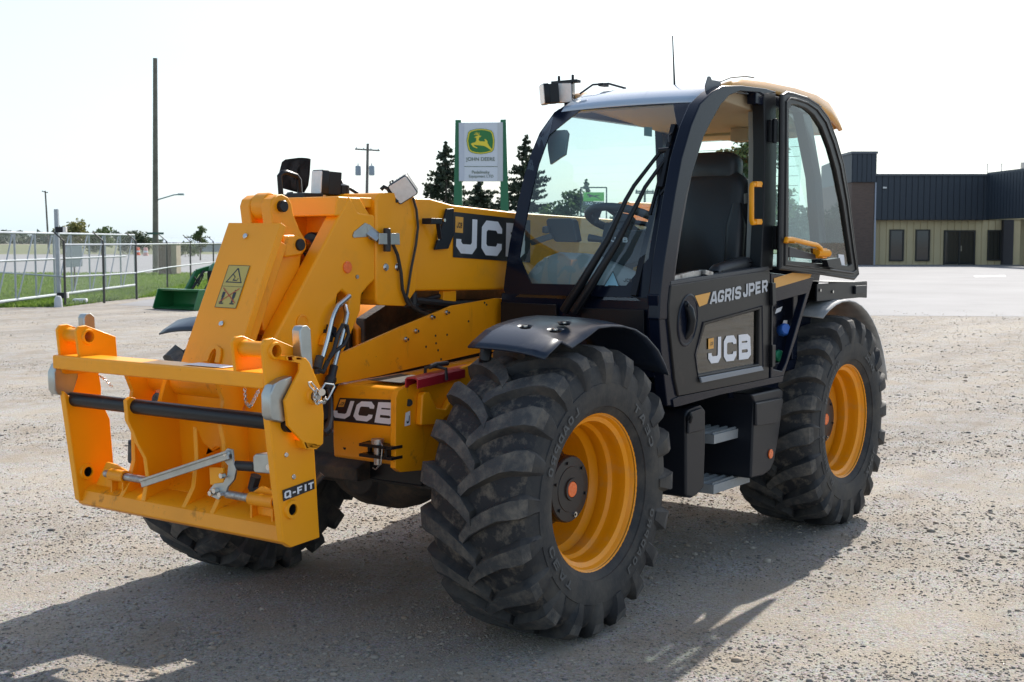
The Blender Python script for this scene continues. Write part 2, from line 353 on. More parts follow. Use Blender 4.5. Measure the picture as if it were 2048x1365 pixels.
def circle(c, r, ax='y', n=20, a0=0):
    c = Vector(c); o = []
    for j in range(n):
        a = a0+2*math.pi*j/n; u, v = r*math.cos(a), r*math.sin(a)
        o.append(c+Vector({'y': (u, 0, v), 'x': (0, u, v), 'z': (u, v, 0)}[ax]))
    return o
# ================================================================ TELEHANDLER
YB = -.086                                   # boom centre line
T = empty('telehandler', (-1.4, 0, 0))
tag(T, 'yellow and black telehandler with open cab door and empty front carriage on gravel', 'telehandler')
def part(name, mb, m, parent=None, bevel=0.0, smooth=35, seg=2, **k): return build(name, mb, m, parent or T, bevel, smooth, seg, **k)
Ymat, Yold, NAVY, BLK = M['yellow'], M['yellow_old'], M['navy'], M['black']

# ---------------------------------------------------------------- wheels
HUB, RIMY = .6234, 1.174
def tyre_mesh(side, shift, words, nlug=20):
    mb = MB(); half = [(.334,.212),(.345,.226),(.37,.240),(.372,.246),(.395,.252),(.43,.258),(.47,.257),(.472,.253),(.51,.250),(.545,.238),(.568,.219),(.583,.190),(.591,.12),(.594,.04)]
    prof = half+[(r, -w) for r, w in half[::-1]]
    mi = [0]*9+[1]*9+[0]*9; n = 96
    vs = []; fs = []; mm = []
    for (r, w) in prof:
        for j in range(n):
            a = 2*math.pi*j/n; vs.append((r*math.cos(a), w*side, r*math.sin(a)))
    for i in range(len(prof)-1):
        for j in range(n): fs.append((i*n+j, i*n+(j+1) % n, (i+1)*n+(j+1) % n, (i+1)*n+j)); mm.append(mi[i])
    o = len(mb.v); mb.v += vs; mb.f += fs; mb.m += mm
    # lugs: stations (w, r, normal_r, normal_w, height, phi, half width top, half width base)
    st = [(-.034,.594,1,0,.036,.00,.026,.040),(.02,.594,1,0,.037,.090,.030,.044),(.085,.592,1,.05,.038,.160,.032,.047),(.15,.588,1,.12,.039,.215,.034,.050),
          (.198,.580,.95,.3,.043,.245,.039,.056),(.224,.566,.8,.6,.041,.258,.041,.060),(.240,.543,.55,.83,.026,.262,.038,.060),(.251,.505,.2,.98,.012,.26,.030,.054),(.2565,.468,0,1,.002,.258,.024,.044)]
    for sd_ in (1, -1):
        for k in range(nlug):
            a0 = 2*math.pi*(k+(.5 if sd_ < 0 else 0)+shift)/nlug
            V = []; jit = rng.normal(0, .006); wj = 1+rng.normal(0, .06)
            for (w, r, nr, nw, h, ph, ht, hb) in st:
                for (hh, hw) in ((-.006, -hb), (h*.92, -(ht+.0025)), (h+jit*.4, -ht), (h+jit*.4, ht), (h*.92, ht+.0025), (-.006, hb)):
                    rr = r+nr*(hh+(rng.normal(0, .0012) if hh > 0 else 0)); ww = (w+nw*hh)*sd_; a = a0+ph+(hw*wj+rng.normal(0, .0016))/.6
                    V.append((rr*math.cos(a), ww*side, rr*math.sin(a)))
            F = []; MM = []; q = 6
            for i in range(len(st)-1):
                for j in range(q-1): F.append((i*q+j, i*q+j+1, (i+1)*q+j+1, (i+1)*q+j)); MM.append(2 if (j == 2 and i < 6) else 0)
            F += [tuple(range(q)), tuple(range((len(st)-1)*q, len(st)*q))]; MM += [0, 0]
            o = len(mb.v); mb.v += V; mb.f += [tuple(x+o for x in f) for f in F]; mb.m += MM
    # raised sidewall lettering on the outer face
    for (txt, ang, span, hgt) in words:
        r0 = .408
        def fn(u, v, h, ang=ang, span=span, hgt=hgt):
            a = math.radians(ang)-math.radians(span)*(u-.5)*(1)
            r = r0+hgt*v; return (r*math.cos(a), (.2615+h)*side, r*math.sin(a))
        l = MB(); word(l, txt, fn, .8, .25, .2); o = len(mb.v); mb.v += l.v; mb.f += [tuple(x+o for x in f) for f in l.f]; mb.m += [3]*len(l.f)
    return mb
def rim_mesh(side):
    mb = MB(); P = [(.334,.214),(.343,.222),(.348,.218),(.340,.210),(.330,.206),(.322,.190),(.303,.180),(.298,.150),(.300,.140),(.296,.115),(.283,.100),(.279,.060),(.283,.050),(.279,.035),(.263,.015),(.259,-.06),(.245,-.10),(.22,-.115),(.15,-.118),(.02,-.118)]
    return mb.lathe([(r, h*side) for r, h in P], (0,0,0), (0,1,0), 72)
def hub_mesh(side):
    mb = MB(); P = [(.175,-.117),(.172,-.02),(.150,.0),(.146,.055),(.143,.062),(.146,.068),(.146,.080),(.140,.088),(.100,.090),(.098,.093),(.05,.093),(.047,.100),(.036,.100),(.034,.094),(.001,.094)]
    mb.lathe([(r, h*side) for r, h in P], (0,0,0), (0,1,0), 48)
    for k in range(6):
        a = k*math.pi/3+.3; mb.cyl((.118*math.cos(a), .088*side, .118*math.sin(a)), (.118*math.cos(a), .097*side, .118*math.sin(a)), .007, 8)
    return mb
WORDS_F = [('CEAT', 142, 34, .035), ('LOADPRO', 40, 44, .035), ('CEAT', 322, 34, .035), ('LOADPRO', 220, 44, .035)]
WORDS_R = [('MICHELIN', -28, 46, .038), ('XMCL', 222, 28, .035), ('XMCL', 128, 26, .035), ('MICHELIN', 40, 40, .034)]
for sx, words, shf in ((0.0, WORDS_F, .35), (-2.75, WORDS_R, .1)):
    for side in (1, -1):
        c = Vector((sx, side*(RIMY-.215), HUB))
        t = build('wheel', tyre_mesh(side, shf, words if side > 0 else []), [M['rubber'], M['rubber_groove'], M['rubber_lug'], M['rubber_letter']], T, 0, 32, origin=(0, 0, 0))
        t.location = c-WPOS[T.name]; WPOS[t.name] = c
        t['label'] = ('front' if sx == 0 else 'rear')+(' left' if side > 0 else ' right')+' lugged tyre with yellow rim'
        def at(name, mb, m, **k):
            o = build(name, mb, m, t, origin=(0, 0, 0), **k); o.location = (0, 0, 0); WPOS[o.name] = c; return o
        r = at('rim', rim_mesh(side), M['rim'], smooth=28)
        h = at('hub_cap', hub_mesh(side), M['hub_black'], smooth=30)
        b = MB(); b.cyl((0, .0945*side, 0), (0, .1015*side, 0), .034, 28, ch=.002); at('hub_reflector', b, M['reflector'])
        for k in range(10):
            a = k*math.pi/5+.2; b = MB(); b.cyl((.215*math.cos(a), -.118*side, .215*math.sin(a)), (.215*math.cos(a), -.085*side, .215*math.sin(a)), .014, 6); at('wheel_nut', b, M['dirty_iron'])
        b = MB(); b.cyl((.262, .03*side, .10), (.245, .055*side, .093), .012, 10); b.obox((.268, .03*side, .104), (.03, 0, .01), (0, .022, 0), (-.004, 0, .014)); at('valve_guard', b, M['rim'])
        if side > 0:
            b = MB(); b.cyl((-.03, .088, -.115), (-.03, .097, -.115), .012, 12); at('drain_plug', b, M['chrome'])

# ---------------------------------------------------------------- chassis and axles
mb = MB(); mb.box(.25, -.6, -.42, .42, .60, .80); mb.box(-.5, -3.2, -.42, .42, .60, 1.0)
mb.box(-.35, -2.3, .42, .62, .52, .95)
part('chassis', mb, BLK, bevel=.01)
for sx in (0, -2.75):
    mb = MB(); mb.lathe([(.001,-.80),(.17,-.80),(.19,-.72),(.15,-.66),(.12,-.5),(.115,-.3),(.17,-.2),(.20,-.1),(.20,.1),(.17,.2),(.115,.3),(.12,.5),(.15,.66),(.19,.72),(.17,.80),(.001,.80)], (sx, 0, HUB), (0,1,0), 24)
    mb.lathe([(.001,-.2),(.14,-.2),(.16,-.05),(.16,.1),(.10,.22),(.001,.24)], (sx, 0, HUB-.01), (1,0,0), 20)
    mb.box(sx+.16, sx+.22, -.4, .45, HUB-.04, HUB+.08)
    part('axle', mb, M['dirty_iron'], bevel=.006)
# nose casting: front face x = .47
mb = MB(); nx = .47
side_prof = [(nx, .73), (nx+.004, .80), (nx, 1.015), (nx-.03, 1.06), (nx-.5, 1.075), (-.75, 1.12), (-.75, .98), (.2, .72)]
mb.prism([(x, .085, z) for x, z in side_prof], (0, .413, 0))
nose = part('nose_box', mb, Yold, bevel=.02, seg=3)
mb = MB(); mb.prism([(x, -.60, z) for x, z in [(.30,.62),(.30,.70),(-.2,.90),(-.75,1.0),(-.75,.62)]], (0, .20, 0)); part('frame_rail', mb, M['dirty_iron'], bevel=.02, seg=3)
mb = MB(); mb.prism([(.34,-.42,.60),(.34,-.42,.66),(.2,-.42,.72),(.2,-.42,.60)], (0,.53,0)); part('cross_member', mb, M['dirty_iron'], bevel=.01)
q = pxs([(681,796),(790,800),(788,853),(664,841)], 'x', nx)
mb = MB(); quad_plate(mb, *q, (1,0,0), .004); nd = part('nose_decal', mb, M['black_print'], nose); nd['label'] = 'black decal with white JCB lettering'
mb = MB(); q2 = pxs([(676,801),(796,806),(791,850),(662,834)], 'x', nx); word(mb, 'JCB', quad_fn(*q2, (1,0,0), .0055), 1.25, .12, .27, 0); part('nose_lettering', mb, M['white_print'], nose)
mb = MB(); q3 = pxs([(683,799),(694,799),(689,814),(678,814)], 'x', nx); quad_plate(mb, *q3, (1,0,0), .0058); part('nose_badge', mb, M['yellow_print'], nose)
mb = MB(); word(mb, 'JCB', quad_fn(*pxs([(684,804),(692,804),(688,811),(680,811)], 'x', nx), (1,0,0), .007), 1, .2, .2); part('nose_badge_lettering', mb, M['black_print'], nose)
for px in [(690,876),(690,896)]:
    c = PX(*px, 'x', nx); mb = MB(); mb.cyl(c-Vector((.01,0,0)), c+Vector((.003,0,0)), .009, 12); part('bolt_hole', mb, M['dark'], nose)
# towing jaw on the nose
mb = MB(); a = pxs([(725,885),(790,888),(788,925),(726,918)], 'x', nx+.05)
zt, zb_ = a[0].z, a[2].z+.01; y0, y1 = a[0].y, a[1].y
mb.box(nx, nx+.075, y0, y1, zt-.014, zt); mb.box(nx, nx+.075, y0, y1, zb_, zb_+.014); mb.box(nx, nx+.02, y0, y0+.015, zb_, zt); mb.box(nx, nx+.075, y1-.04, y1-.028, zb_, zt)
jaw = part('towing_jaw', mb, M['black'], nose, bevel=.003)
mb = MB(); ym = (y0+y1)/2-.01; mb.cyl((nx+.045, ym, zb_-.03), (nx+.045, ym, zt+.02), .017, 14); mb.cyl((nx+.045, ym, zt), (nx+.045, ym, zt+.022), .028, 14); part('towing_pin', mb, M['steel'], nose)
mb = MB(); mb.tube([(nx+.05, ym+.01, zt+.02), (nx+.07, ym+.05, zt+.0), (nx+.075, ym+.045, zb_-.02), (nx+.06, ym, zb_-.05), (nx+.055, ym-.02, zb_-.045)], .003, 6); part('pin_lanyard', mb, M['steel'], nose)
# near side plate of the front chassis (y = .5)
pl = [(791,937),(792,796),(797,783),(809,775),(870,754),(940,731),(990,716),(1000,780),(930,800),(880,830),(862,860),(852,890),(843,941),(802,945)]
mb = MB(); mb.prism(pxs(pl, 'y', .50), (0, -.03, 0)); sp = part('front_side_plate', mb, Yold, bevel=.006)
mb = MB(); mb.prism(pxs([(833,790),(838,783),(848,783),(862,815),(880,818),(905,770),(915,768),(905,800),(890,828),(862,850),(830,850)], 'y', .50), (0, .035, 0)); part('axle_bracket', mb, Yold, sp, bevel=.008)
mb = MB(); quad_plate(mb, *pxs([(810,826),(819,822),(819,850),(808,853)], 'y', .5), (0,1,0), .003); part('hook_sticker', mb, M['white_print'], sp)
mb = MB(); q = pxs([(812,833),(818,831),(817,846),(811,848)], 'y', .5); word(mb, 'J', quad_fn(*q, (0,1,0), .0045), 1, .1, .25); part('hook_symbol', mb, M['black_print'], sp)
mb = MB(); mb.cyl(PX(818,806,'y',.498), PX(818,806,'y',.506), .016, 14); part('slot', mb, M['dark'], sp)
# deck web plate beside the boom (y = .12)
web = [(655,772),(662,712),(692,703),(800,655),(905,612),(992,597),(1040,597),(1040,700),(960,706),(760,752)]
mb = MB(); mb.prism(pxs(web, 'y', .14), (0, -.016, 0)); wb = part('web_plate', mb, Yold, bevel=.002)
for px in [(862.6,634.8),(891.5,625.5),(830,662.5),(809.7,679)]:
    c = PX(*px, 'y', .14); mb = MB(); mb.cyl(c, c+Vector((0,.022,0)), .007, 8); mb.cyl(c, c+Vector((0,.008,0)), .013, 6); part('bolt', mb, M['chrome'], wb)
for px in [(871,672),(894,670),(872,687),(852,694),(876,701),(882,719),(937,643),(969,606),(973,610),(890,725)]:
    c = PX(*px, 'y', .14); mb = MB(); mb.cyl(c-Vector((0,.004,0)), c+Vector((0,.0012,0)), .006, 8); part('drill_hole', mb, M['dark'], wb)
# red safety channel lying on the deck
a, b = PX(815,768,'z',1.085), PX(945,738,'z',1.10); d = (b-a).normalized(); n = Vector((-d.y, d.x, 0))
mb = MB(); h = Vector((0,0,1))
prof = [(-.05,-.02),(-.05,.035),(-.035,.05),(.035,.05),(.05,.035),(.05,-.02),(.04,-.02),(.04,.03),(.03,.04),(-.03,.04),(-.04,.03),(-.04,-.02)]
prof = [(u*.66, v*.66) for u, v in prof]; a2 = a+n*-.02-h*.005; mb.loft([[p+n*u+h*v for u, v in prof] for p in (a2, a2+d*.5)], caps=False)
mb.f += [(i, (i+1), 11-(i+1), 11-i) for i in range(5)]; mb.m += [0]*5
rc = part('safety_channel', mb, M['red']); rc['label'] = 'red safety channel strapped to the deck'
m0 = a2+d*.2; mb = MB(); mb.tube([m0+n*-.055+h*.0, m0+n*-.052+h*.05, m0+n*.0+h*.057, m0+n*.052+h*.05, m0+n*.056], .008, 8); mb.tube([m0+h*.06-d*.05, m0+h*.066, m0+h*.06+d*.1], .011, 8); part('rubber_strap', mb, M['hose'], rc)
mb = MB(); quad_plate(mb, *[GR(0,0)]*0 or [Vector((.38,.22,1.064)), Vector((.38,.44,1.064)), Vector((.16,.44,1.072)), Vector((.16,.22,1.072))], (0,0,1), .012, .002); part('grip_strip', mb, M['dirty_iron'], nose)

# ---------------------------------------------------------------- engine pod on the far side, rear body
rings = []
for x, zt, ins in [(-.18,1.30,.10),(-.26,1.36,.03),(-.5,1.43,0),(-1.4,1.46,0),(-2.3,1.46,0),(-2.55,1.40,.05)]:
    y0, y1 = -1.12+ins, -.36; zb = .62
    rings.append([Vector((x,y,z)) for y, z in [(y0+.06,zb),(y0,zb+.1),(y0,zt-.14),(y0+.05,zt-.05),(y0+.16,zt),(y1-.1,zt),(y1,zt-.06),(y1,zb)]])
mb = MB(); mb.loft(rings, caps=True); part('engine_cover', mb, Ymat, bevel=.012, smooth=50)
mb = MB(); mb.box(-.17,-.14,-1.04,-.38,.7,1.27); part('radiator_grille', mb, M['black'], bevel=.02)
mb = MB(); mb.prism([(-.20,-.40,.9),(-.20,-.40,1.30),(-.6,-.40,1.462),(-2.5,-.40,1.462),(-2.5,-.40,.9)], (0,.065,0)); part('engine_side_panel', mb, M['dirty_iron'], bevel=.01)
mb = MB(); mb.box(-2.6, -3.45, -.72, .72, .62, 1.05); mb.box(-2.7,-3.25,-.40,-.30,1.05,1.95); mb.box(-2.7,-3.25,.13,.23,1.05,1.62); part('rear_frame', mb, Yold, bevel=.015)
mb = MB(); mb.box(-3.45,-3.62,-.85,.85,.70,1.12); part('counterweight', mb, M['black'], bevel=.04)

# ---------------------------------------------------------------- boom
BN = .10; BF = YB-(BN-YB)                   # near and far boom side planes
zt0, zb0 = 1.865, 1.452
bprof = [(-.06,1.895),(-.20,1.895),(-.37,1.869),(-.9,1.842),(-3.15,1.79),(-3.3,1.70),(-3.3,1.50),(-3.1,1.40),(-.9,1.437),(-.06,1.455)]
mb = MB(); mb.prism([(x, BF, z) for x, z in bprof], (0, BN-BF, 0)); boom = part('boom', mb, Ymat, bevel=.02, seg=3)
# front collar
mb = MB(); o = .018
cp = pxs([(752,400),(760,386),(822,386),(834,398),(835,580),(812,613),(757,611),(751,600)], 'y', BN+o)
mb.prism(cp, (0, -(BN-BF)-2*o, 0)); collar = part('boom_collar', mb, Ymat, bevel=.012, seg=3)
for px in [(771,535),(794,535),(789,541)][:2]:
    c = PX(*px, 'y', BN+o); mb = MB(); mb.cyl(c, c+Vector((0,.006,0)), .018, 16, ch=.002); mb.cyl(c, c+Vector((0,.012,0)), .011, 6); part('bolt', mb, M['chrome'], collar)
# inner boom section between head and collar
mb = MB(); mb.box(.14,.33, BF+.035, BN-.035, 1.50, 1.83); inner = part('inner_boom', mb, Ymat, bevel=.015)
mb = MB(); mb.box(.10,.36,BF+.03,BN-.01,1.842,1.888); part('boom_cover', mb, Ymat, boom, bevel=.006)
mb = MB(); a = PX(722,413,'y',.03); mb.box(a.x-.05,a.x+.02,-.02,.06,a.z-.025,a.z+.02); part('red_wear_block', mb, M['red'], inner, bevel=.004)
# boom decal
tl, tr = PX(907,424,'y',BN), Vector((-1.02,BN,1.802)); bl, br_ = PX(905,515,'y',BN), Vector((-1.02,BN,1.577))
mb = MB(); quad_plate(mb, tl, tr, br_, bl, (0,1,0), .003); bd = part('boom_decal', mb, M['black_print'], boom); bd['label'] = 'black boom decal with white JCB lettering'
U = (tr-tl); V_ = (bl-tl)
def bq(u0, v0, u1, v1): return [tl+U*u+V_*v for u, v in ((u0,v0),(u1,v0),(u1,v1),(u0,v1))]
mb = MB(); word(mb, 'JCB', quad_fn(*bq(.02,.12,.94,.90), (0,1,0), .0045), 1.22, .16, .27); part('boom_lettering', mb, M['white_print'], boom)
mb = MB(); quad_plate(mb, *bq(.015,.10,.11,.45), (0,1,0), .005); part('boom_badge', mb, M['yellow_print'], boom)
mb = MB(); word(mb, 'JCB', quad_fn(*bq(.03,.22,.095,.35), (0,1,0), .0066), 1, .2, .2); part('boom_badge_lettering', mb, M['black_print'], boom)
# stay bracket of black plastic on the boom side
mb = MB(); mb.prism(pxs([(890,418),(904,417),(904,470),(893,498),(866,500),(872,480),(880,455)], 'y', BN+.012), (0,.014,0)); br1 = part('stay_bracket', mb, M['black_plastic'], boom, bevel=.004)
mb = MB(); mb.beam(PX(880,478,'y',BN+.035), PX(875,440,'y',BN+.05), .02, .014); mb.obox(PX(864,443,'y',BN+.06), (.04,0,.0), (0,.03,0), (0,0,.014)); part('stay_lamp', mb, M['black_plastic'], boom, bevel=.003)
for px in [(888,441),(876,478)]:
    c = PX(*px,'y',BN+.026); mb = MB(); mb.cyl(c, c+Vector((0,.006,0)), .008, 8); part('bolt', mb, M['chrome'], boom)
# pipes below the boom
for k, (dy, dz) in enumerate([(.06,-.05),(.0,-.075),(-.07,-.05)]):
    mb = MB(); mb.tube([(-.12,BN-.03+dy-.06,1.44+dz+.02),(-.4,BN-.03+dy-.06,1.432+dz),(-1.6,BN-.03+dy-.06,1.40+dz)], .016, 8); part('boom_pipe', mb, M['hose'], boom)
mb = MB(); a = PX(900,590,'y',BN-.02); mb.box(a.x-.05,a.x+.05,BN-.05,BN-.02,a.z-.045,a.z+.02); part('pipe_clip', mb, Ymat, boom, bevel=.004)
# zinc latch bracket across the collar
mb = MB()
mb.prism(pxs([(704,472),(707,464),(729,446),(735,449),(736,474),(706,476)], 'y', BN+.012), (0,.006,0))
mb.prism(pxs([(732,452),(737,449),(758,467),(758,487),(737,478)], 'y', BN+.014), (0,.006,0))
mb.prism(pxs([(756,467),(797,467),(798,490),(756,489)], 'y', BN+.05), (0,.007,0))
mb.beam(PX(737,463,'y',BN+.016), PX(757,478,'y',BN+.053), .04, .007, up=(0,1,0))
zl = part('latch_bracket', mb, M['zinc'], collar, bevel=.0015)
mb = MB(); c = PX(774,462,'y',BN+.045); mb.cyl(c+Vector((0,0,-.095)), c+Vector((0,0,.012)), .017, 12, ch=.003); part('rubber_stop', mb, M['hose'], collar)
# cables from the lamp down the collar
mb = MB(); mb.tube(pxs([(826,396),(833,420),(836,455),(832,490),(822,540),(816,580),(812,600)], 'y', BN+.03), .006, 8); part('lamp_cable', mb, M['hose'], collar)
mb = MB(); mb.tube(pxs([(786,490),(795,510),(802,545),(805,580),(812,600),(818,612)], 'y', BN+.034), .008, 8); part('lamp_cable', mb, M['hose'], collar)
mb = MB(); mb.tube([PX(812,598,'y',.12), PX(822,612,'y',.10), PX(840,622,'y',.02), PX(860,628,'y',-.05)], .014, 8); mb.tube([PX(826,585,'y',.08), PX(826,610,'y',.08)], .02, 10); mb.tube([PX(828,612,'y',.06), PX(850,600,'y',.05), PX(880,592,'y',.05)], .013, 8); part('hose_bundle', mb, M['hose'], boom)

# ---------------------------------------------------------------- boom head
hn = BN+.012
cheek = [(700,391),(716,424),(750,430),(750,562),(735,576),(724,590),(722,622),(694,692),(668,742),(640,800),(620,850),(560,870),(520,830),(528,740),(551,672),(622,540),(690,410)]
ck = pxs(cheek, 'y', hn)
slot = pxs([(676,590),(684,582),(700,595),(694,625),(672,670),(664,668),(672,625)], 'y', hn)
mb = MB(); mb.prism(ck, (0, -.085, 0), holes=[slot]); head = part('boom_head', mb, Ymat, bevel=.012, seg=3)
fy = 2*YB-hn
mb = MB(); mb.prism([(p.x, fy, p.z) for p in ck], (0, .085, 0)); part('boom_head_cheek', mb, Ymat, head, bevel=.012, seg=3)
# top cap and rear web of the head
tp = pxs([(700,391),(716,424),(722,432),(660,428),(640,424),(672,391)], 'y', hn)
mb = MB(); mb.prism([(.44,fy+.004,1.888),(.30,fy+.004,1.885),(.215,fy+.004,1.79),(.215,fy+.004,1.70),(.30,fy+.004,1.80),(.46,fy+.004,1.80)], (0, hn-fy-.008, 0)); part('boom_head_cap', mb, Ymat, head, bevel=.01, seg=3)
mb = MB(); mb.box(.20,.24,fy+.07,hn-.07,1.45,1.85); mb.prism([(.24,fy+.07,1.5),(.50,fy+.07,1.0),(.60,fy+.07,.82),(.56,fy+.07,.82),(.46,fy+.07,1.0),(.20,fy+.07,1.5)], (0,hn-fy-.14,0)); part('boom_head_web_shade', mb, M['black'], head, bevel=.004)  # web coloured black to paint in the shade of the hollow
c = PX(694,535,'y',hn); mb = MB(); mb.cyl(c, c+Vector((0,.007,0)), .027, 24, ch=.002); part('side_reflector', mb, M['reflector'], head)
c = PX(713.5,554,'y',hn); mb = MB(); mb.cyl(c, c+Vector((0,.006,0)), .009, 10); part('bolt', mb, M['steel'], head)
c = PX(604,645,'y',hn); mb = MB(); mb.lathe([(.034,0),(.034,.006),(.028,.007),(.026,.003),(.001,.003)], c, (0,1,0), 20); part('pin_cap', mb, Yold, head)
mb = MB(); mb.cyl((.74, fy-.01, .80), (.74, hn+.012, .80), .045, 24, ch=.004); part('carriage_pivot_pin', mb, M['steel'], head)
# chromed hydraulic pipes over the head with couplings
mb = MB(); mb.tube(pxs([(676,612),(690,600),(699,592)], 'y', hn+.03)[::-1]+pxs([(668,628),(664,640),(655,680),(645,715)], 'y', hn+.035), .0115, 10); p1_ = part('hydraulic_pipe', mb, M['chrome'], head)
mb = MB(); mb.tube([PX(690,612,'y',hn+.0), PX(694,628,'y',hn+.03), PX(688,660,'y',hn+.035), PX(668,735,'y',hn+.045)], .0115, 10); part('hydraulic_pipe', mb, M['chrome'], head)
mb = MB(); mb.cyl(PX(640,714,'y',hn+.035), PX(634,738,'y',hn+.045), .019, 12); mb.cyl(PX(634,738,'y',hn+.045), PX(634,748,'y',hn+.045), .013, 10); mb.tube([PX(634,740,'y',hn+.05), PX(646,744,'y',hn+.05), PX(652,730,'y',hn+.05), PX(656,722,'y',hn+.05)], .011, 8); part('pipe_coupling', mb, M['dirty_iron'], head)
mb = MB(); mb.cyl(PX(668,733,'y',hn+.045), PX(662,760,'y',hn+.06), .018, 12); mb.lathe([(.024,0),(.027,.012),(.024,.02),(.027,.03),(.024,.04),(.027,.05),(.022,.06)], PX(663,755,'y',hn+.055), PX(655,778,'y',hn+.06)-PX(663,755,'y',hn+.055), 14); part('pipe_coupling', mb, M['hose'], head)
mb = MB(); mb.tube(pxs([(656,722),(668,705),(688,690),(697,670),(694,652),(686,650),(676,668),(668,700),(660,715)], 'y', hn+.055), .009, 8); part('hydraulic_hose', mb, M['hose'], head)
mb = MB(); mb.tube([PX(656,778,'y',hn+.07), PX(662,800,'y',.2), PX(662,838,'y',.25), PX(655,862,'y',.3), PX(648,868,'y',.3)], [.008,.008,.012,.02,.016], 8); part('hydraulic_hose', mb, M['hose'], head)
for px in [(656,672),(662,662)]:
    c = PX(*px,'y',hn+.012); mb = MB(); mb.obox(c, (.02,0,.01), (0,.014,0), (-.006,0,.02)); part('pipe_clamp', mb, M['black_plastic'], head, bevel=.003)
mb = MB(); mb.prism(pxs([(640,672),(648,665),(652,672),(645,690),(636,690)], 'y', hn+.002), (0,.03,0)); part('pipe_bracket', mb, Yold, head, bevel=.003)

# tilt lever (bell crank) and link plate
ly0, ly1 = -.20, .03
lev = [(541,412),(545,398),(555,390),(566,389),(577,395),(584,408),(587,428),(600,460),(612,480),(614,498),(603,512),(599,545),(590,600),(578,640),(566,664),(552,674),(538,672),(527,660),(524,640),(532,590),(546,530),(548,470)]
lv = [PX(a, b, 'y', .03) for a, b in lev]
mb = MB(); mb.prism(lv, (0, -.062, 0)); lever = part('tilt_lever', mb, Yold, bevel=.012, seg=3)
mb = MB(); mb.prism([(p.x, -.165, p.z) for p in lv], (0, .062, 0)); part('tilt_lever_arm', mb, Yold, lever, bevel=.012, seg=3)
c = PX(564,413,'y',.03); mb = MB(); mb.cyl((c.x,-.105,c.z),(c.x,-.028,c.z), .060, 28, ch=.004); part('lever_boss', mb, Yold, lever, smooth=40)
mb = MB(); c1 = PX(567,413,'y',.045); mb.cyl((c1.x,-.175,c1.z),(c1.x,.052,c1.z), .025, 24, ch=.003); part('lever_pin', mb, M['black'], lever)
c2 = PX(601,490,'y',.06); mb = MB(); mb.prism(pxs([(566,470),(598,470),(612,482),(613,498),(604,511),(570,516)], 'y', .055), (0,-.21,0)); part('pin_housing', mb, Yold, lever, bevel=.012, seg=3)
mb = MB(); mb.cyl((c2.x,-.16,c2.z),(c2.x,.066,c2.z), .026, 24, ch=.003); part('lever_pin', mb, M['black'], lever)
# tilt cylinder in the hollow
a = Vector((c2.x-.03, YB, c2.z)); b = Vector((.10, YB, 1.66)); mb = MB(); mb.cyl(a+(b-a)*.35, b, .062, 24, ch=.006); part('tilt_cylinder', mb, M['black'])
mb = MB(); mb.cyl(a, a+(b-a)*.4, .032, 20); part('tilt_rod', mb, M['chrome'])
# link plate (flat wide link with the warning sticker)
A, B = Vector((.755,-.25,1.772)), Vector((.755,.08,1.768)); C_, D_ = Vector((1.03,.08,1.175)), Vector((1.03,-.25,1.18))
n = (B-A).cross(D_-A).normalized(); n = n if n.x > 0 else -n
du = (B-A).normalized(); dv = (D_-A).normalized(); Lv = (D_-A).length; Lu = (B-A).length
def lp(u, v, h=0): return A+du*(u*Lu)+dv*(v*Lv)+n*h
key = [lp(.62+.085*math.cos(t), .905+.085*Lu/Lv*1.25*math.sin(t)*1.1) for t in np.linspace(math.pi, 2*math.pi, 9)]+[lp(.735,1.0+.02), lp(.72,1.04), lp(.5,1.04)][0:0]
hole = [lp(.60+.07*math.cos(t), .93+.05*math.sin(t)) for t in np.linspace(0, 2*math.pi, 18, endpoint=False)]
hole = [lp(u, v) for u, v in [(.53,.985),(.53,.93),(.55,.905),(.585,.893),(.62,.905),(.64,.93),(.66,.985)]]
mb = MB(); mb.prism([lp(0,0), lp(1,0), lp(1,1.0), lp(0,1.0)], -n*.035, holes=[hole]); link_ = part('link_plate', mb, Ymat, bevel=.004)
mb = MB(); o1 = [lp(u, v, .001) for u, v in [(.44,.985),(.44,.93),(.48,.885),(.585,.865),(.69,.885),(.735,.93),(.75,.985)]]; o2 = [lp(u, v, .001) for u, v in [(.53,.985),(.53,.93),(.55,.905),(.585,.893),(.62,.905),(.64,.93),(.66,.985)]]
mb.band(o1, o2, n*.010); part('link_slot_rim', mb, Ymat, link_, bevel=.003)
for u, v in [(.43,.10),(.53,.72)]:
    mb = MB(); mb.cyl(lp(u,v), lp(u,v,.009), .013, 12, ch=.003); part('bolt', mb, M['chrome'], link_)
mb = MB(); q = [lp(.30,.31,.002), lp(.70,.31,.002), lp(.70,.61,.002), lp(.30,.61,.002)]; mb.prism(q, n*.001); st_ = part('warning_sticker', mb, M['warn_yellow'], link_); st_['label'] = 'yellow warning sticker with crush hazard triangle and crossed-out people'
def sq(u, v, h=.0): return lp(.30+.40*u, .31+.30*(1-v), .0035+h)
def stroke(mb, pts, w, h=0, asp=.54):
    L, R = thick([(a*asp, b) for a, b in pts], w); A_ = [sq(p.x/asp, p.y, h) for p in L]; B_ = [sq(p.x/asp, p.y, h) for p in R]; k = len(A_); mb.add(A_+B_, [(i, i+1, k+i+1, k+i) for i in range(k-1)])
mb = MB(); stroke(mb, [(.5,.93),(.15,.60),(.85,.60),(.5,.93)], .03)
stroke(mb, [(0.01,0.005),(.99,.005),(.99,.995),(.01,.995),(.01,.005)], .01, .0002); stroke(mb, [(0,.5),(1,.5)], .008, .0004)
stroke(mb, [(.38,.78),(.5,.72),(.45,.66),(.62,.64)], .018, .0006); stroke(mb, [(.42,.64),(.62,.64),(.66,.70)], .012, .0003)
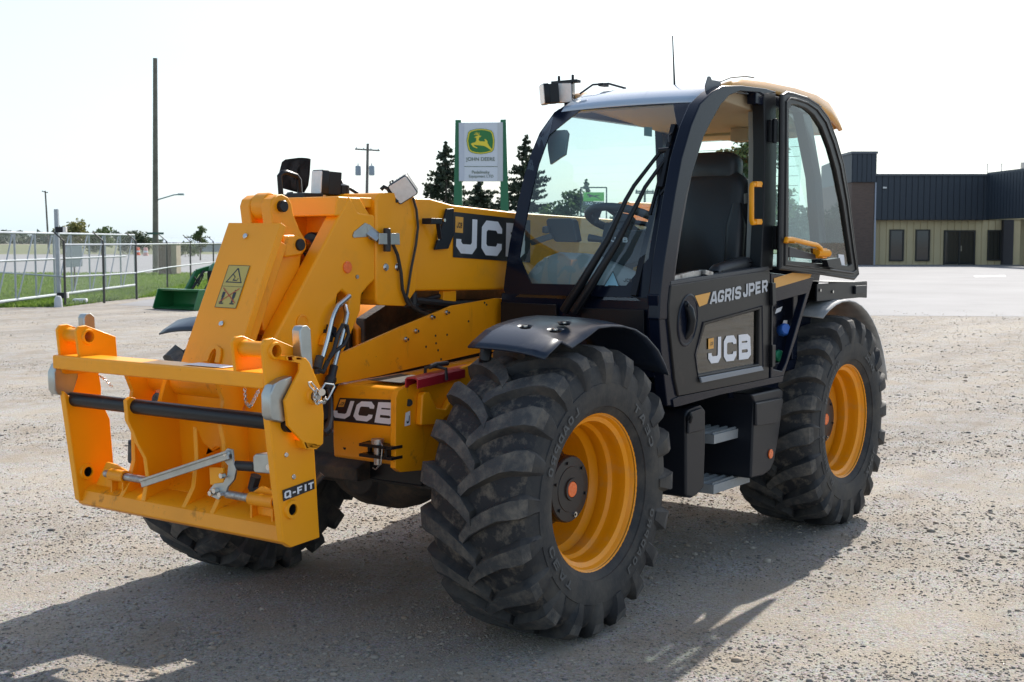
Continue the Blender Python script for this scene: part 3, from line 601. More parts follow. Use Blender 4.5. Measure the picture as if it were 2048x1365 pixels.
for x0 in (.22, .72):
    stroke(mb, [(x0,.37),(x0,.24)], .07, .0002); stroke(mb, [(x0,.24),(x0,.12)], .045, .0004); stroke(mb, [(x0-.08,.10),(x0+.12,.10)], .03, .0006); stroke(mb, [(x0,.39),(x0,.42)], .03, .0008)
part('sticker_pictogram', mb, M['black_print'], link_)
mb = MB(); stroke(mb, [(.12,.12),(.88,.46)], .02, .0012); stroke(mb, [(.12,.46),(.88,.12)], .02, .0014); part('sticker_cross', mb, M['red_print'], link_)
mb = MB(); mb.prism([lp(.05,.1,-.036), lp(.95,.1,-.036), lp(.95,.97,-.036), lp(.05,.97,-.036)], -n*.05); part('link_back', mb, Yold, link_, bevel=.004)

# ---------------------------------------------------------------- carriage
yn, yf, pt = .587, -.76, .036
mb = MB(); sidep = pxs([(538,832),(567,1086),(582,1096),(640,1076),(629,896),(612,852),(548,843)], 'y', yn)
hole = circle(PX(582,1019,'y',yn), .022, n=16)
mb.prism(sidep, (0,-pt,0), holes=[hole]); sideA = part('carriage', mb, Ymat, bevel=.005); sideA['label'] = 'yellow tool carriage with hook plates and locking bar'
def shift(pts, dy): return [Vector((p.x-.035, p.y+dy, p.z)) for p in pts]
mb = MB(); mb.prism(shift(sidep, yf-yn+pt), (0,-pt,0), holes=[shift(hole, yf-yn+pt)]); part('side_plate', mb, Ymat, sideA, bevel=.005)
# bosses around the lower holes
for y0, y1, off in ((yn, yn+.012, 0), (yf+pt, yf+pt+.014, -.035)):
    c = PX(582,1019,'y',yn); mb = MB(); mb.lathe([(.022,0),(.022,.012),(.034,.012),(.038,0)], (c.x+off, y0, c.z), (0,1,0), 24); part('hole_boss', mb, Ymat, sideA); mb = MB(); mb.lathe([(.0215,.004),(.0215,-.05),(.001,-.05)], (c.x+off, y0, c.z), (0,1,0), 20); part('hole_shade', mb, M['dark'], sideA)  # near-black liner paints in the shade inside each hole
for px in [(572,910),(587,954)]:
    c = PX(*px,'y',yn); mb = MB(); mb.cyl(c, c+Vector((0,.005,0)), .010, 12, ch=.002); part('bolt', mb, M['chrome'], sideA)
q = pxs([(563.6,981),(626.5,958),(628,978),(565.5,1003)], 'y', yn); mb = MB(); quad_plate(mb, *q, (0,1,0), .003); part('coupling_decal', mb, M['black_print'], sideA)
q = pxs([(566,984),(625,963),(626.5,975.5),(568,998.5)], 'y', yn); mb = MB(); word(mb, 'Q-FIT', quad_fn(*q, (0,1,0), .0045), .85, .14, .24, .08, widths={'I': .38, '-': .5, 'F': .75, 'T': .75}); part('coupling_lettering', mb, M['white_print'], sideA)
# beam
mb = MB(); mb.box(1.175, 1.302, yf-.005, .553, 1.142, 1.203); beam = part('top_beam', mb, Ymat, sideA, bevel=.009, seg=3)
mb = MB(); quad_plate(mb, Vector((1.19,.30,1.203)), Vector((1.19,.06,1.203)), Vector((1.275,.06,1.203)), Vector((1.275,.30,1.203)), (0,0,1), .003); part('beam_sticker', mb, M['white_print'], sideA)
# ears with holes
earP = [(524,689),(530,679),(544,676),(603,701),(606,748),(596,775),(580,790),(540,793),(533,790)]
eh = PX(548,702,'y',.57)
E = pxs(earP, 'y', .57); H_ = circle(eh, .024, n=18)
def ear(y, dx=0.0, th=.018, name='ear_plate', small=False):
    pts = [Vector((p.x+dx, y, p.z)) for p in E]
    if small: pts = [Vector((p.x+dx, y, max(p.z, 1.17) if p.z < 1.2 else p.z)) for p in E]
    mb = MB(); mb.prism(pts, (0,-th,0), holes=[[Vector((p.x+dx, y, p.z)) for p in H_]]); part(name, mb, Ymat, sideA, bevel=.004)
    mb = MB(); mb.lathe([(.024,0),(.024,.010),(.031,.010),(.035,0)], (eh.x+dx, y, eh.z), (0,1,0), 22); part('ear_boss', mb, Ymat, sideA)
ear(.575); ear(.40, -.01, small=True)
ear(-.60, -.03, small=True); ear(yf+.02, -.035)
for y0, y1, dx in ((.38,.56,-.005), (-.745,-.615,-.033)):
    mb = MB(); mb.lathe([(.024,0),(.031,0),(.031,y1-y0),(.024,y1-y0)], (eh.x+dx, y0, eh.z), (0,1,0), 22, close=True); part('ear_tube', mb, Yold, sideA)
# outer latch plates
lt = [(573,714),(590,712),(612,716),(620,726),(642,777),(648,828),(647,888),(634,899),(612,899),(604,882),(576,852),(570,802),(600,742),(600,727),(575,722)]
lq = pxs(lt, 'y', .63)
mb = MB(); mb.prism(lq, (0,-.014,0)); lat = part('latch_plate', mb, Ymat, sideA, bevel=.004)
mb = MB(); mb.prism(pxs([(612,899),(634,899),(647,888),(628,886),(606,882)], 'y', .63), (0,-.05,0)); mb.prism(pxs([(573,714),(590,712),(612,716),(608,722),(575,722)], 'y', .63), (0,-.06,0)); part('latch_plate_return', mb, Ymat, sideA, bevel=.004)
mb = MB(); mb.prism([Vector((p.x-.035, -.795, p.z)) for p in lq], (0,-.014,0)); part('latch_plate', mb, Ymat, sideA, bevel=.004)
# zinc latches
zt = [(600,662),(604,653),(615,651),(622,658),(627,750),(622,752),(602,712)]
zq = pxs(zt, 'y', .62); mb = MB(); mb.prism(zq, (0,-.045,0)); part('lock_lever', mb, M['zinc'], sideA, bevel=.006)
mb = MB(); mb.prism([Vector((p.x-.02, -.735, p.z)) for p in zq], (0,-.045,0)); part('lock_lever', mb, M['zinc'], sideA, bevel=.006)
zk = pxs([(540,790),(548,770),(565,758),(585,752),(588,800),(578,838),(565,846),(546,842),(541,832)], 'y', .612)
mb = MB(); mb.prism(zk, (0,-.05,0)); part('lock_jaw', mb, M['zinc'], sideA, bevel=.010, seg=3)
mb = MB(); mb.prism([Vector((p.x-.02, -.745, p.z)) for p in zk], (0,-.05,0)); part('lock_jaw', mb, M['zinc'], sideA, bevel=.010, seg=3)
# locking pin, R-clip, chain
c = PX(626,792,'y',.63); mb = MB(); mb.lathe([(.034,0),(.03,.008),(.021,.01)], c, (0,1,0), 20); part('pin_boss', mb, Ymat, sideA)
mb = MB(); mb.cyl(c, c+Vector((0,.03,0)), .017, 16, ch=.003); part('lock_pin', mb, M['steel'], sideA)
mb = MB(); mb.tube(pxs([(617,765),(622,764),(636,782),(640,790),(634,790),(618,772)], 'y', .66), .004, 8, closed=True); mb.cyl(PX(640,783,'y',.66), PX(644,785,'y',.68), .014, 12); part('spring_clip', mb, M['chrome'], sideA)
mb = MB(); mb.tube(pxs([(644,778),(650,768),(667,770),(669,774),(658,796),(654,801),(650,799)], 'y', .67), .0042, 8); part('pull_ring', mb, M['chrome'], sideA)
def chain(name, pts, n, r=.0065, par=None):
    mb = MB(); P = [Vector(p) for p in pts]
    seg = []
    for i in range(n):
        t = i/(n-1)*(len(P)-1); k = min(int(t), len(P)-2); seg.append(P[k].lerp(P[k+1], t-k))
    for i, p in enumerate(seg):
        d = (seg[min(i+1, n-1)]-seg[max(i-1, 0)]).normalized(); s1 = d.orthogonal().normalized(); s2 = d.cross(s1); u = s1 if i % 2 else s2
        mb.tube([p+d*r*1.3*math.cos(a)+u*r*.8*math.sin(a) for a in np.linspace(0, 2*math.pi, 8, endpoint=False)], .0018, 5, closed=True)
    return part(name, mb, M['chrome'], par or sideA)
chain('retainer_chain', pxs([(630,785),(629,800),(634,808),(642,804),(648,806),(650,798)], 'y', .66), 16)
chain('retainer_chain', [PX(490,780,'y',.25), PX(492,806,'y',.25), PX(500,815,'y',.25), PX(508,800,'y',.25), PX(517,782,'y',.25)], 22)
chain('retainer_chain', [PX(200,752,'y',-.70), PX(212,760,'y',-.70), PX(222,772,'y',-.70)], 9)
# black locking bar
mb = MB(); mb.cyl((1.222, yf-.01, 1.005), (1.222, .612, 1.008), .031, 28, ch=.003); part('locking_bar', mb, M['black'], sideA, smooth=40)
# bottom lip and back plates
lip = [(1.215,.545),(1.20,.60),(1.18,.615),(1.085,.640),(1.08,.60),(1.12,.540),(1.19,.530)]
mb = MB(); mb.prism([(x-.012, yf+.01, z) for x, z in lip], (0, yn-pt-yf-.012, 0)); part('bottom_lip', mb, Yold, sideA, bevel=.006)
mb = MB(); mb.prism([(x, -.50, z) for x, z in [(1.075,.64),(.985,.70),(.95,.70),(.95,.66),(1.07,.60)]], (0,.66,0)); part('floor_plate', mb, Yold, sideA, bevel=.004)
mb = MB(); mb.prism([(.985,-.36,.68),(.975,-.36,.69),(.985,-.36,1.15),(1.02,-.36,1.17)], (0,.60,0)); part('back_plate', mb, Ymat, sideA, bevel=.003)
ribs = [(-.48,'plain'), (-.33,'hook'), (-.08,'short'), (.10,'plain')]
def ribxz(kind):
    if kind == 'hook': return [(1.19,.60),(1.165,.70),(1.175,.78),(1.215,.85),(1.235,.90),(1.262,.95),(1.268,1.035),(1.245,1.048),(1.222,1.04),(1.20,.975),(1.15,.96),(1.10,1.0),(1.05,1.14),(.90,1.14),(.90,.70),(1.0,.66)]
    if kind == 'short': return [(1.185,.60),(1.13,.68),(1.11,.80),(1.115,.93),(1.08,.86),(1.03,.82),(.95,.85),(.90,.85),(.90,.66),(1.0,.64)]
    return [(1.19,.60),(1.15,.66),(1.12,.75),(1.12,.88),(1.14,.96),(1.12,1.05),(1.16,1.145),(1.0,1.15),(.86,1.1),(.72,.92),(.66,.80),(.72,.70),(.9,.62),(1.0,.60)]
for y, kind in ribs:
    mb = MB(); mb.prism([(x, y, z) for x, z in ribxz(kind)], (0,.026,0), holes=[circle((.99,y,1.0), .034, n=16)] if kind == 'plain' else []); part('rib', mb, Ymat, sideA, bevel=.004)
mb = MB(); mb.cyl((.80,-.45,.80),(.80,.11,.80), .075, 28, ch=.005); part('pivot_tube', mb, Yold, sideA)
mb = MB(); mb.cyl((.98,-.46,1.10),(.98,.11,1.10), .07, 28, ch=.005); part('pivot_tube', mb, Yold, sideA)
# hydraulic locking pins and linkage at the bottom
def bush(y0, y1, x, z, r=.026, mats=Yold):
    mb = MB(); mb.lathe([(.017,0),(r,0),(r,y1-y0),(.017,y1-y0)], (x, y0, z), (0,1,0), 20, close=True); mb.box(x-.02,x+.01,y0+.006,y0+.016,.60,z); mb.box(x-.02,x+.01,y1-.016,y1-.006,.60,z); part('pin_bush', mb, mats, sideA, bevel=.002)
c1 = PX(258,965,'x',1.18); c2 = PX(470,1000,'x',1.175); px_, pz_ = 1.165, .685
bush(-.56,-.46, px_, pz_); bush(.32,.46, px_, pz_)
mb = MB(); mb.cyl((px_,-.60,pz_),(px_,-.30,pz_), .0165, 16, ch=.003); part('locking_pin', mb, M['steel'], sideA)
mb = MB(); mb.cyl((px_,.18,pz_),(px_,.55,pz_), .0165, 16, ch=.003); part('locking_pin', mb, M['steel'], sideA)
mb = MB(); mb.prism([(px_-.02,.30,.70),(px_-.02,.36,.735),(px_-.02,.55,.70),(px_-.02,.55,.62),(px_-.02,.30,.62)], (-.01,0,0)); part('bush_gusset', mb, Ymat, sideA, bevel=.002); mb = MB(); mb.prism([(px_-.02,-.62,.73),(px_-.02,-.55,.725),(px_-.02,-.46,.70),(px_-.02,-.46,.62),(px_-.02,-.70,.62)], (-.01,0,0)); part('bush_gusset', mb, Ymat, sideA, bevel=.002)
a, b = PX(283,967,'x',1.195), PX(456,910,'x',1.195)
mb = MB(); mb.beam(a, b, .010, .036); mb.beam(a+Vector((.008,0,.012)), b+Vector((.008,0,.012)), .010, .010); part('link_rod', mb, M['zinc'], sideA, bevel=.002)
mb = MB(); mb.prism(pxs([(448,903),(455,897),(464,900),(466,925),(472,940),(468,960),(455,975),(452,985),(436,1000),(420,992),(418,980),(428,968),(446,966),(454,950),(456,932),(446,920)], 'x', 1.178), (-.010,0,0)); part('crank_plate', mb, M['zinc'], sideA, bevel=.002)
for px in [(451,908),(429,982),(421,987),(443,952),(440,990)]:
    c = PX(*px,'x',1.195); mb = MB(); mb.cyl(c-Vector((.016,0,0)), c+Vector((.006,0,0)), .011, 6); part('bolt', mb, M['chrome'], sideA)
mb = MB(); mb.prism(pxs([(418,935),(446,936),(447,972),(420,970)], 'x', 1.17), (-.012,0,0)); part('crank_mount', mb, Ymat, sideA, bevel=.002)
a, b = PX(462,931,'x',1.16), PX(512,934,'x',1.15); mb = MB(); mb.cyl(a+(b-a)*.2, b, .020, 16, ch=.003); mb.cyl(a, a+(b-a)*.25, .011, 10); part('lock_cylinder', mb, M['hose'], sideA)
mb = MB(); mb.prism(pxs([(505,914),(511,908),(550,908),(553,950),(509,946),(505,940)], 'x', 1.165), (-.05,0,0)); part('cylinder_guard', mb, M['zinc'], sideA, bevel=.006)
c = PX(538,935,'x',1.166); mb = MB(); mb.cyl(c, c+Vector((.006,0,0)), .012, 12); part('bolt', mb, M['chrome'], sideA)
mb = MB(); mb.tube([PX(512,952,'x',1.10), PX(506,975,'x',1.10), PX(516,995,'x',1.10), PX(540,1000,'x',1.10)], .022, 10); part('hydraulic_hose', mb, M['hose'], sideA)
mb = MB(); mb.tube([(1.12,.43,.80),(1.13,.42,.74),(1.11,.45,.69),(1.06,.50,.70),(1.0,.55,.78)], .016, 10); part('hydraulic_hose', mb, M['hose'], sideA)
# ---------------------------------------------------------------- cab
WP = [(1.20,-.700),(1.41,-.690),(1.58,-.725),(1.675,-.748),(1.92,-.832),(2.09,-.902),(2.245,-1.000),(2.34,-1.105),(2.40,-1.180),(2.44,-1.27),(2.475,-1.40),(2.492,-1.55)]
_wz = [a for a, b in WP]; _wx = [b for a, b in WP]
CY0, CY1 = .165, 1.075
def wsx(z, y, off=0):
    u = (y-(CY0+CY1)/2)/((CY1-CY0)/2); return float(np.interp(z, _wz, _wx))+.03*(1-min(1, u*u))+off
def WS(px, py, off=0):
    d = ray(px, py); lo, hi = 3.0, 9.5
    g = lambda t: (CAM+d*t).x-wsx((CAM+d*t).z, (CAM+d*t).y, off)
    for _ in range(40):
        m = (lo+hi)/2
        if g(m) > 0: lo = m
        else: hi = m
    return CAM+d*lo
def wgrid(y0, y1, z0, z1, ny, nz_, off=0, th=None):
    vs = []; fs = []
    for i in range(nz_+1):
        z = z0+(z1-z0)*i/nz_
        for j in range(ny+1): y = y0+(y1-y0)*j/ny; vs.append(Vector((wsx(z, y, off), y, z)))
    for i in range(nz_):
        for j in range(ny): a = i*(ny+1)+j; fs.append((a, a+1, a+ny+2, a+ny+1))
    return vs, fs
# cab body: floor, rear wall, far wall, front panel
mb = MB()
mb.box(-.72,-2.30,CY0,1.06,.96,1.02)                        # floor
mb.box(-2.24,-2.30,CY0,1.06,1.02,1.55)                      # rear wall
mb.box(-.70,-2.30,CY0,CY0+.035,1.02,1.40)                   # far wall
mb.prism([(-.668,CY0,1.05),(-.690,CY0,1.05),(-.712,CY0,1.43),(-.680,CY0,1.43)], (0,CY1-CY0,0))  # front panel
cab = part('cab', mb, NAVY, bevel=.006); cab['label'] = 'dark navy operator cab with curved windscreen'
mb = MB(); mb.prism(pxs([(1004,604),(1115,610),(1116,660),(1004,650)], 'x', -.66), (.012,0,0)); part('front_hatch', mb, BLK, cab, bevel=.003)
mb = MB(); mb.prism(pxs([(1165,616),(1290,620),(1290,690),(1165,670)], 'x', -.66), (.010,0,0)); part('front_hatch', mb, BLK, cab, bevel=.003)
# windscreen glass
vs, fs = wgrid(CY0+.01, CY1-.01, 1.41, 2.395, 10, 24)
mb = MB(); mb.add(vs, fs); ws = part('windscreen', mb, M['glass'], cab, smooth=60)
# black printed border of the screen: ring between the glass edge and a rounded octagon
def octo(y0, y1, z0, z1, cy, cz, n=8):
    pts = []
    C8 = [(y0,z0+cz),(y0+cy,z0),(y1-cy,z0),(y1,z0+cz),(y1,z1-cz),(y1-cy,z1),(y0+cy,z1),(y0,z1-cz)]
    for i in range(8):
        a, b = C8[i], C8[(i+1) % 8]; k = n if i % 2 else n
        for j in range(k): pts.append((a[0]+(b[0]-a[0])*j/k, a[1]+(b[1]-a[1])*j/k))
    return pts
outer = octo(CY0+.005, CY1-.005, 1.425, 2.395, .02, .02); inner = octo(CY0+.085, CY1-.07, 1.480, 2.372, .10, .13)
mb = MB(); Wp = lambda q, off: Vector((wsx(q[1], q[0], off), q[0], q[1]))
nA = len(outer); V1 = [Wp(q, .004) for q in outer]; V2 = [Wp(q, .004) for q in inner]
V3 = [Wp(q, -.006) for q in outer]; V4 = [Wp(q, -.006) for q in inner]
vs = V1+V2+V3+V4; fs = []
for i in range(nA):
    j = (i+1) % nA; fs += [(i, j, nA+j, nA+i), (2*nA+i, 3*nA+i, 3*nA+j, 2*nA+j), (nA+i, nA+j, 3*nA+j, 3*nA+i)]
mb.add(vs, fs); part('screen_border', mb, NAVY, cab, smooth=60)
# curved roof front (glossy visor, sky glare painted pale blue) from the screen top to the roof panel
rings = []
prof = [(2.375,-1.145),(2.41,-1.185),(2.45,-1.26),(2.485,-1.36),(2.503,-1.47),(2.508,-1.60),(2.50,-1.75),(2.49,-1.95)]
for z, x in prof:
    r_ = []
    for k in range(15):
        v = k/14; y = CY0-.01+(CY1-CY0+.02)*v; u = 2*v-1; r_.append(Vector((x+.03*(1-u*u), y, z+.008*(1-u*u)-.045*(max(0, abs(u)-.82)/.18)**2)))
    rings.append(r_)
mb = MB(); mb.loft(rings, closed=False); o = part('roof_visor', mb, M['visor'], cab, smooth=60)
sm = o.modifiers.new('solid', 'SOLIDIFY'); sm.thickness = .015; sm.offset = -1
# headliner
mb = MB(); mb.prism([(-1.20,CY0+.03,2.395),(-1.42,CY0+.03,2.455),(-2.5,CY0+.03,2.46),(-2.5,CY0+.03,2.40),(-2.36,CY0+.03,2.33),(-1.4,CY0+.03,2.40),(-1.22,CY0+.03,2.37)], (0,CY1-CY0-.06,0)); hl = part('headliner', mb, M['headliner'], cab, bevel=.01)
mb = MB(); mb.box(-2.37,-2.70,CY0+.02,1.06,2.315,2.44); part('roof_end_trim', mb, M['headliner'], cab, bevel=.01)
mb = MB(); mb.box(-2.22,-2.33,.66,.78,2.265,2.345); part('interior_lamp', mb, M['headliner'], cab, bevel=.01)
mb = MB(); a = WS(1322,255,-.05); mb.lathe([(.001,0),(.085,0),(.085,.012),(.001,.014)], (-1.28,.92,2.36), (.5,0,-1), 24); part('visor_speaker', mb, M['dash_dark'], cab)
# roof panel
rings = []; RX = [(-1.33,2.470,2.462),(-1.36,2.505,2.462),(-1.48,2.526,2.475),(-1.75,2.540,2.478),(-2.14,2.545,2.47),(-2.42,2.535,2.45),(-2.60,2.510,2.40),(-2.70,2.46,2.37),(-2.76,2.40,2.345),(-2.77,2.37,2.345)]
for x, zt, zb in RX:
    r_ = []
    for v in (0,.006,.018,.04,.09,.18,.3,.42,.5,.58,.7,.82,.91,.96,.982,.994,1):
        y = .13+(1.118-.13)*v; u = 2*v-1; cr_ = 1-abs(u)**60; r_.append(Vector((x, y, zb+(zt-zb)*cr_-.055*(1-abs(u)**3))))
    rings.append(r_)
mb = MB(); mb.loft(rings, closed=False); roof = part('roof_panel', mb, M['roof_orange'], cab, smooth=50)
sm = roof.modifiers.new('solid', 'SOLIDIFY'); sm.thickness = .022; sm.offset = -1
# pillars -------------------------------------------------------
YS = 1.128
Apx_out = [(1318,640),(1320,590),(1327,530),(1337,468),(1350,387),(1363,317),(1382,251),(1400,208),(1424,184),(1446,172),(1485,171),(1534,177),(1556,184)]
Apx_in  = [(1345,640),(1346,590),(1352,530),(1358,478),(1371,400),(1388,340),(1408,275),(1424,243),(1442,211),(1460,191),(1480,183),(1518,186),(1530,194)]
Ao = pxs(Apx_out, 'y', YS); Ai = pxs(Apx_in, 'y', YS)
mb = MB(); mb.band(Ao, Ai, (0,-.065,0)); fr = part('door_frame', mb, NAVY, cab, bevel=.008, seg=3)
# front facing A pillar strip between screen and door frame
za = [1.05,1.2,1.41,1.58,1.75,1.92,2.09,2.245,2.34,2.40,2.44]
mb = MB(); A_ = [Vector((wsx(z, CY1)+.006, CY1-.015, z)) for z in za]; B_ = [Vector((wsx(z, CY1)-.03, YS-.004, z)) for z in za]; mb.band(A_, B_, (-.03,-.004,0)); part('front_pillar', mb, NAVY, cab, bevel=.004, smooth=50)
mb = MB(); A_ = [Vector((wsx(z, CY0)+.006, CY0+.03, z)) for z in za]; B_ = [Vector((wsx(z, CY0)-.05, CY0-.022, z)) for z in za]; mb.band(A_, B_, (-.05,.02,0)); part('front_pillar', mb, NAVY, cab, bevel=.006, smooth=50)
# glossy grab bar along the near screen edge
mb = MB(); mb.tube([WS(1397,203,.012), WS(1388,215,.03), WS(1372,256,.04), WS(1358,310,.04), WS(1350,345,.035)], [.008,.016,.018,.018,.014], 12); part('pillar_bar', mb, NAVY, cab)
# door pillar (B) at the rear of the opening with rubber seals
mb = MB(); mb.band(pxs([(1528,186),(1530,300),(1528,420),(1522,540)], 'y', YS), pxs([(1552,186),(1554,300),(1552,420),(1546,540)], 'y', YS), (0,-.07,0)); bp_ = part('door_pillar', mb, BLK, cab, bevel=.006)
mb = MB(); mb.band(pxs([(1513,190),(1514,300),(1512,420),(1508,536)], 'y', 1.06), pxs([(1526,190),(1527,300),(1525,420),(1521,538)], 'y', 1.06), (0,-.05,0)); part('pillar_trim', mb, M['dash'], cab, bevel=.003)
for (p0, p1) in [((1536,240),(1536,285)), ((1546,452),(1546,500))]:
    mb = MB(); mb.prism(pxs([(p0[0],p0[1]),(p0[0]+17,p0[1]),(p0[0]+20,p1[1]-10),(p0[0]+16,p1[1]),(p0[0],p1[1])], 'y', YS+.004), (0,.018,0)); a = PX(p0[0]+14,p0[1]-2,'y',YS+.03); b = PX(p0[0]+14,p1[1]+2,'y',YS+.03); mb.cyl((a.x,a.y,a.z),(a.x,a.y,b.z), .012, 10); part('door_hinge', mb, BLK, cab, bevel=.002)
# rear pillar and roof rails
mb = MB(); mb.band([(-2.18,YS-.02,2.46),(-2.40,YS-.02,2.05),(-2.52,YS-.02,1.52)], [(-2.30,YS-.02,2.46),(-2.50,YS-.02,2.05),(-2.62,YS-.02,1.52)], (0,-.06,0)); part('rear_pillar', mb, NAVY, cab, bevel=.006)
mb = MB(); mb.band([(-2.20,CY0,2.46),(-2.24,CY0,2.05),(-2.26,CY0,1.40)], [(-2.30,CY0,2.46),(-2.34,CY0,2.05),(-2.36,CY0,1.40)], (0,.05,0)); part('rear_pillar', mb, NAVY, cab, bevel=.006)
mb = MB(); mb.box(-1.25,-2.35,CY0,CY0+.05,2.36,2.44); part('roof_rail', mb, NAVY, cab, bevel=.006)
mb = MB(); mb.box(-1.6,-2.45,YS-.06,YS-.006,2.40,2.462); part('roof_rail', mb, NAVY, cab, bevel=.006)
mb = MB(); mb.add([(-2.26,CY0+.05,1.55),(-2.26,1.06,1.55),(-2.34,1.06,2.36),(-2.34,CY0+.05,2.36)], [(0,1,2,3)]); part('rear_window', mb, M['side_glass'], cab)
mb = MB()
for k in range(13): z = 1.62+.055*k; x = -2.255-(z-1.55)*.0988; mb.box(x, x+.0015, CY0+.07, 1.05, z, z+.0025)
part('demister_wires', mb, M['black_print'], cab)
mb = MB(); mb.add([(-.80,CY0+.02,1.40),(-2.25,CY0+.02,1.40),(-2.25,CY0+.02,2.37),(-1.15,CY0+.02,2.37),(-.95,CY0+.02,2.1)], [(0,1,2,3,4)]); part('far_window', mb, M['glass'], cab)
mb = MB(); mb.add([(-1.93,YS-.05,1.54),(-2.55,YS-.05,1.54),(-2.44,YS-.05,2.0),(-2.24,YS-.05,2.40),(-1.93,YS-.05,2.42)], [(0,1,2,3,4)]); part('rear_quarter_window', mb, M['side_glass'], cab)

# lower door (closed half) -------------------------------------------------
YD = 1.135
dr = [(1342,571),(1540,540),(1541,650),(1538,757),(1357,793),(1350,760),(1338,640),(1338,610)]
dq = pxs(dr, 'y', YD); mb = MB()
win = pxs([(1411,650),(1519,620),(1518,728),(1398,750),(1394,708)], 'y', YD)
mb.prism(dq, (0,-.05,0), holes=[win]); door = part('lower_door', mb, M['door_grey'], cab, bevel=.007, seg=3)
mb = MB(); outer_ = pxs([(1405,644),(1524,611),(1526,735),(1396,758),(1389,710)], 'y', YD); inn_ = pxs([(1411,650),(1519,620),(1518,728),(1398,750),(1394,708)], 'y', YD-.012); mb.ring([p+Vector((0,.005,0)) for p in outer_], inn_, (0,-.01,0)); part('door_window_rim', mb, NAVY, door, bevel=.002)
mb = MB(); mb.prism([p+Vector((0,-.018,0)) for p in win], (0,-.004,0)); dwin = part('door_window', mb, M['dark_glass'], door)
mb = MB(); mb.prism([p+Vector((0,-.06,0)) for p in pxs([(1380,600),(1530,580),(1530,750),(1380,780)], 'y', YD)], (0,-.01,0)); part('door_inner_panel', mb, mat('door_inner', (.10,.11,.09), .8, var=.4, vscale=9, dust=(.30,.28,.22), dscale=11, damt=(.5,.8), dmax=.5), door)
mb = MB(); mb.prism(pxs([(1397,755),(1520,732),(1524,741),(1400,766)], 'y', YD+.003), (0,.012,0)); part('door_ledge', mb, mat('ledge', (.16,.19,.23), .35, coat=.3), door, bevel=.003)
q = pxs([(1416,676),(1501,668),(1502,717),(1415,728)], 'y', YD-.016); mb = MB(); word(mb, 'JCB', quad_fn(*q, (0,1,0), .001), 1.12, .16, .27); part('door_lettering', mb, M['white_print'], door)
q = pxs([(1415.5,678),(1426,676),(1426,697),(1415.5,699)], 'y', YD-.016); mb = MB(); quad_plate(mb, *q, (0,1,0), .003); part('door_badge', mb, M['yellow_print'], door)
q = pxs([(1418,685),(1424,683.5),(1424,690),(1418,692)], 'y', YD-.016); mb = MB(); word(mb, 'JCB', quad_fn(*q, (0,1,0), .005), 1, .2, .2); part('door_badge_lettering', mb, M['black_print'], door)
q = pxs([(1389,592),(1420,585),(1413,608),(1398,614)], 'y', YD); mb = MB(); quad_plate(mb, *q, (0,1,0), .002); part('door_stripe', mb, M['yellow_print'], door)
q = pxs([(1420,585),(1481,571.5),(1481,598),(1420,608.5)], 'y', YD); mb = MB(); word(mb, 'AGRIS', quad_fn(*q, (0,1,0), .003), .80, .10, .22, .12, widths={'I': .30}); 
q = pxs([(1485,569.5),(1534,559),(1534,583),(1485,596)], 'y', YD); word(mb, 'JPER', quad_fn(*q, (0,1,0), .003), .78, .12, .22, .0, widths={'J': .62}); part('model_lettering', mb, M['grey_print'], door)
# oval pull handle
c = PX(1375,641,'y',YD); mb = MB(); e = lambda a, b, h: [Vector((c.x+a*math.cos(t)-.0*math.sin(t), YD+h, c.z+b*math.sin(t)-.02*math.cos(t))) for t in np.linspace(0,2*math.pi,28,endpoint=False)]
mb.loft([e(.103,.125,.002), e(.094,.116,.006), e(.082,.10,-.004), e(.05,.075,-.012)], caps=True); hd = part('handle_recess', mb, NAVY, door, smooth=60)
mb = MB(); mb.tube([(c.x+.02,YD-.004,c.z+.085),(c.x+.01,YD+.016,c.z+.05),(c.x-.005,YD+.02,c.z),(c.x-.002,YD+.014,c.z-.05),(c.x+.01,YD-.004,c.z-.085)], [.016,.022,.022,.02,.014], 12); mb.cyl((c.x+.022,YD+.006,c.z+.07),(c.x+.022,YD+.022,c.z+.07),.012,14); part('door_handle', mb, BLK, door)
# sill strip on top of the lower door and catches
mb = MB(); mb.band(pxs([(1342,563),(1440,548),(1538,533)], 'y', YD-.004), pxs([(1342,571),(1440,556),(1540,540.5)], 'y', YD-.004), (0,-.06,0)); part('door_sill', mb, M['dash_dark'], door, bevel=.003)
mb = MB(); mb.prism(pxs([(1345,560),(1350,552),(1385,543),(1402,541),(1402,552),(1345,562)], 'y', YD-.03), (0,-.02,0)); mb.obox(PX(1412,547,'y',YD-.03), (.04,0,.006), (0,.02,0), (0,0,.012)); part('catch_plate', mb, M['steel'], door, bevel=.002)
mb = MB(); mb.tube(pxs([(1450,548),(1455,538),(1470,533),(1486,532),(1490,537)], 'y', YD-.10), .015, 10); part('sill_grab_handle', mb, M['yellow'], door)
# rocker below the door
mb = MB(); rk = pxs([(1346,800),(1357,794),(1540,757),(1568,752),(1565,764),(1440,790),(1362,812),(1348,815)], 'y', YD-.004); mb.prism(rk, (0,-.16,0)); part('rocker', mb, NAVY, cab, bevel=.008, seg=3)
# wedge of cab body ahead of the door
mb = MB(); mb.prism(pxs([(1316,590),(1345,575),(1338,640),(1350,760),(1358,812),(1335,812),(1322,700)], 'y', YD-.012), (0,-.06,0)); part('cab_corner', mb, NAVY, cab, bevel=.006)
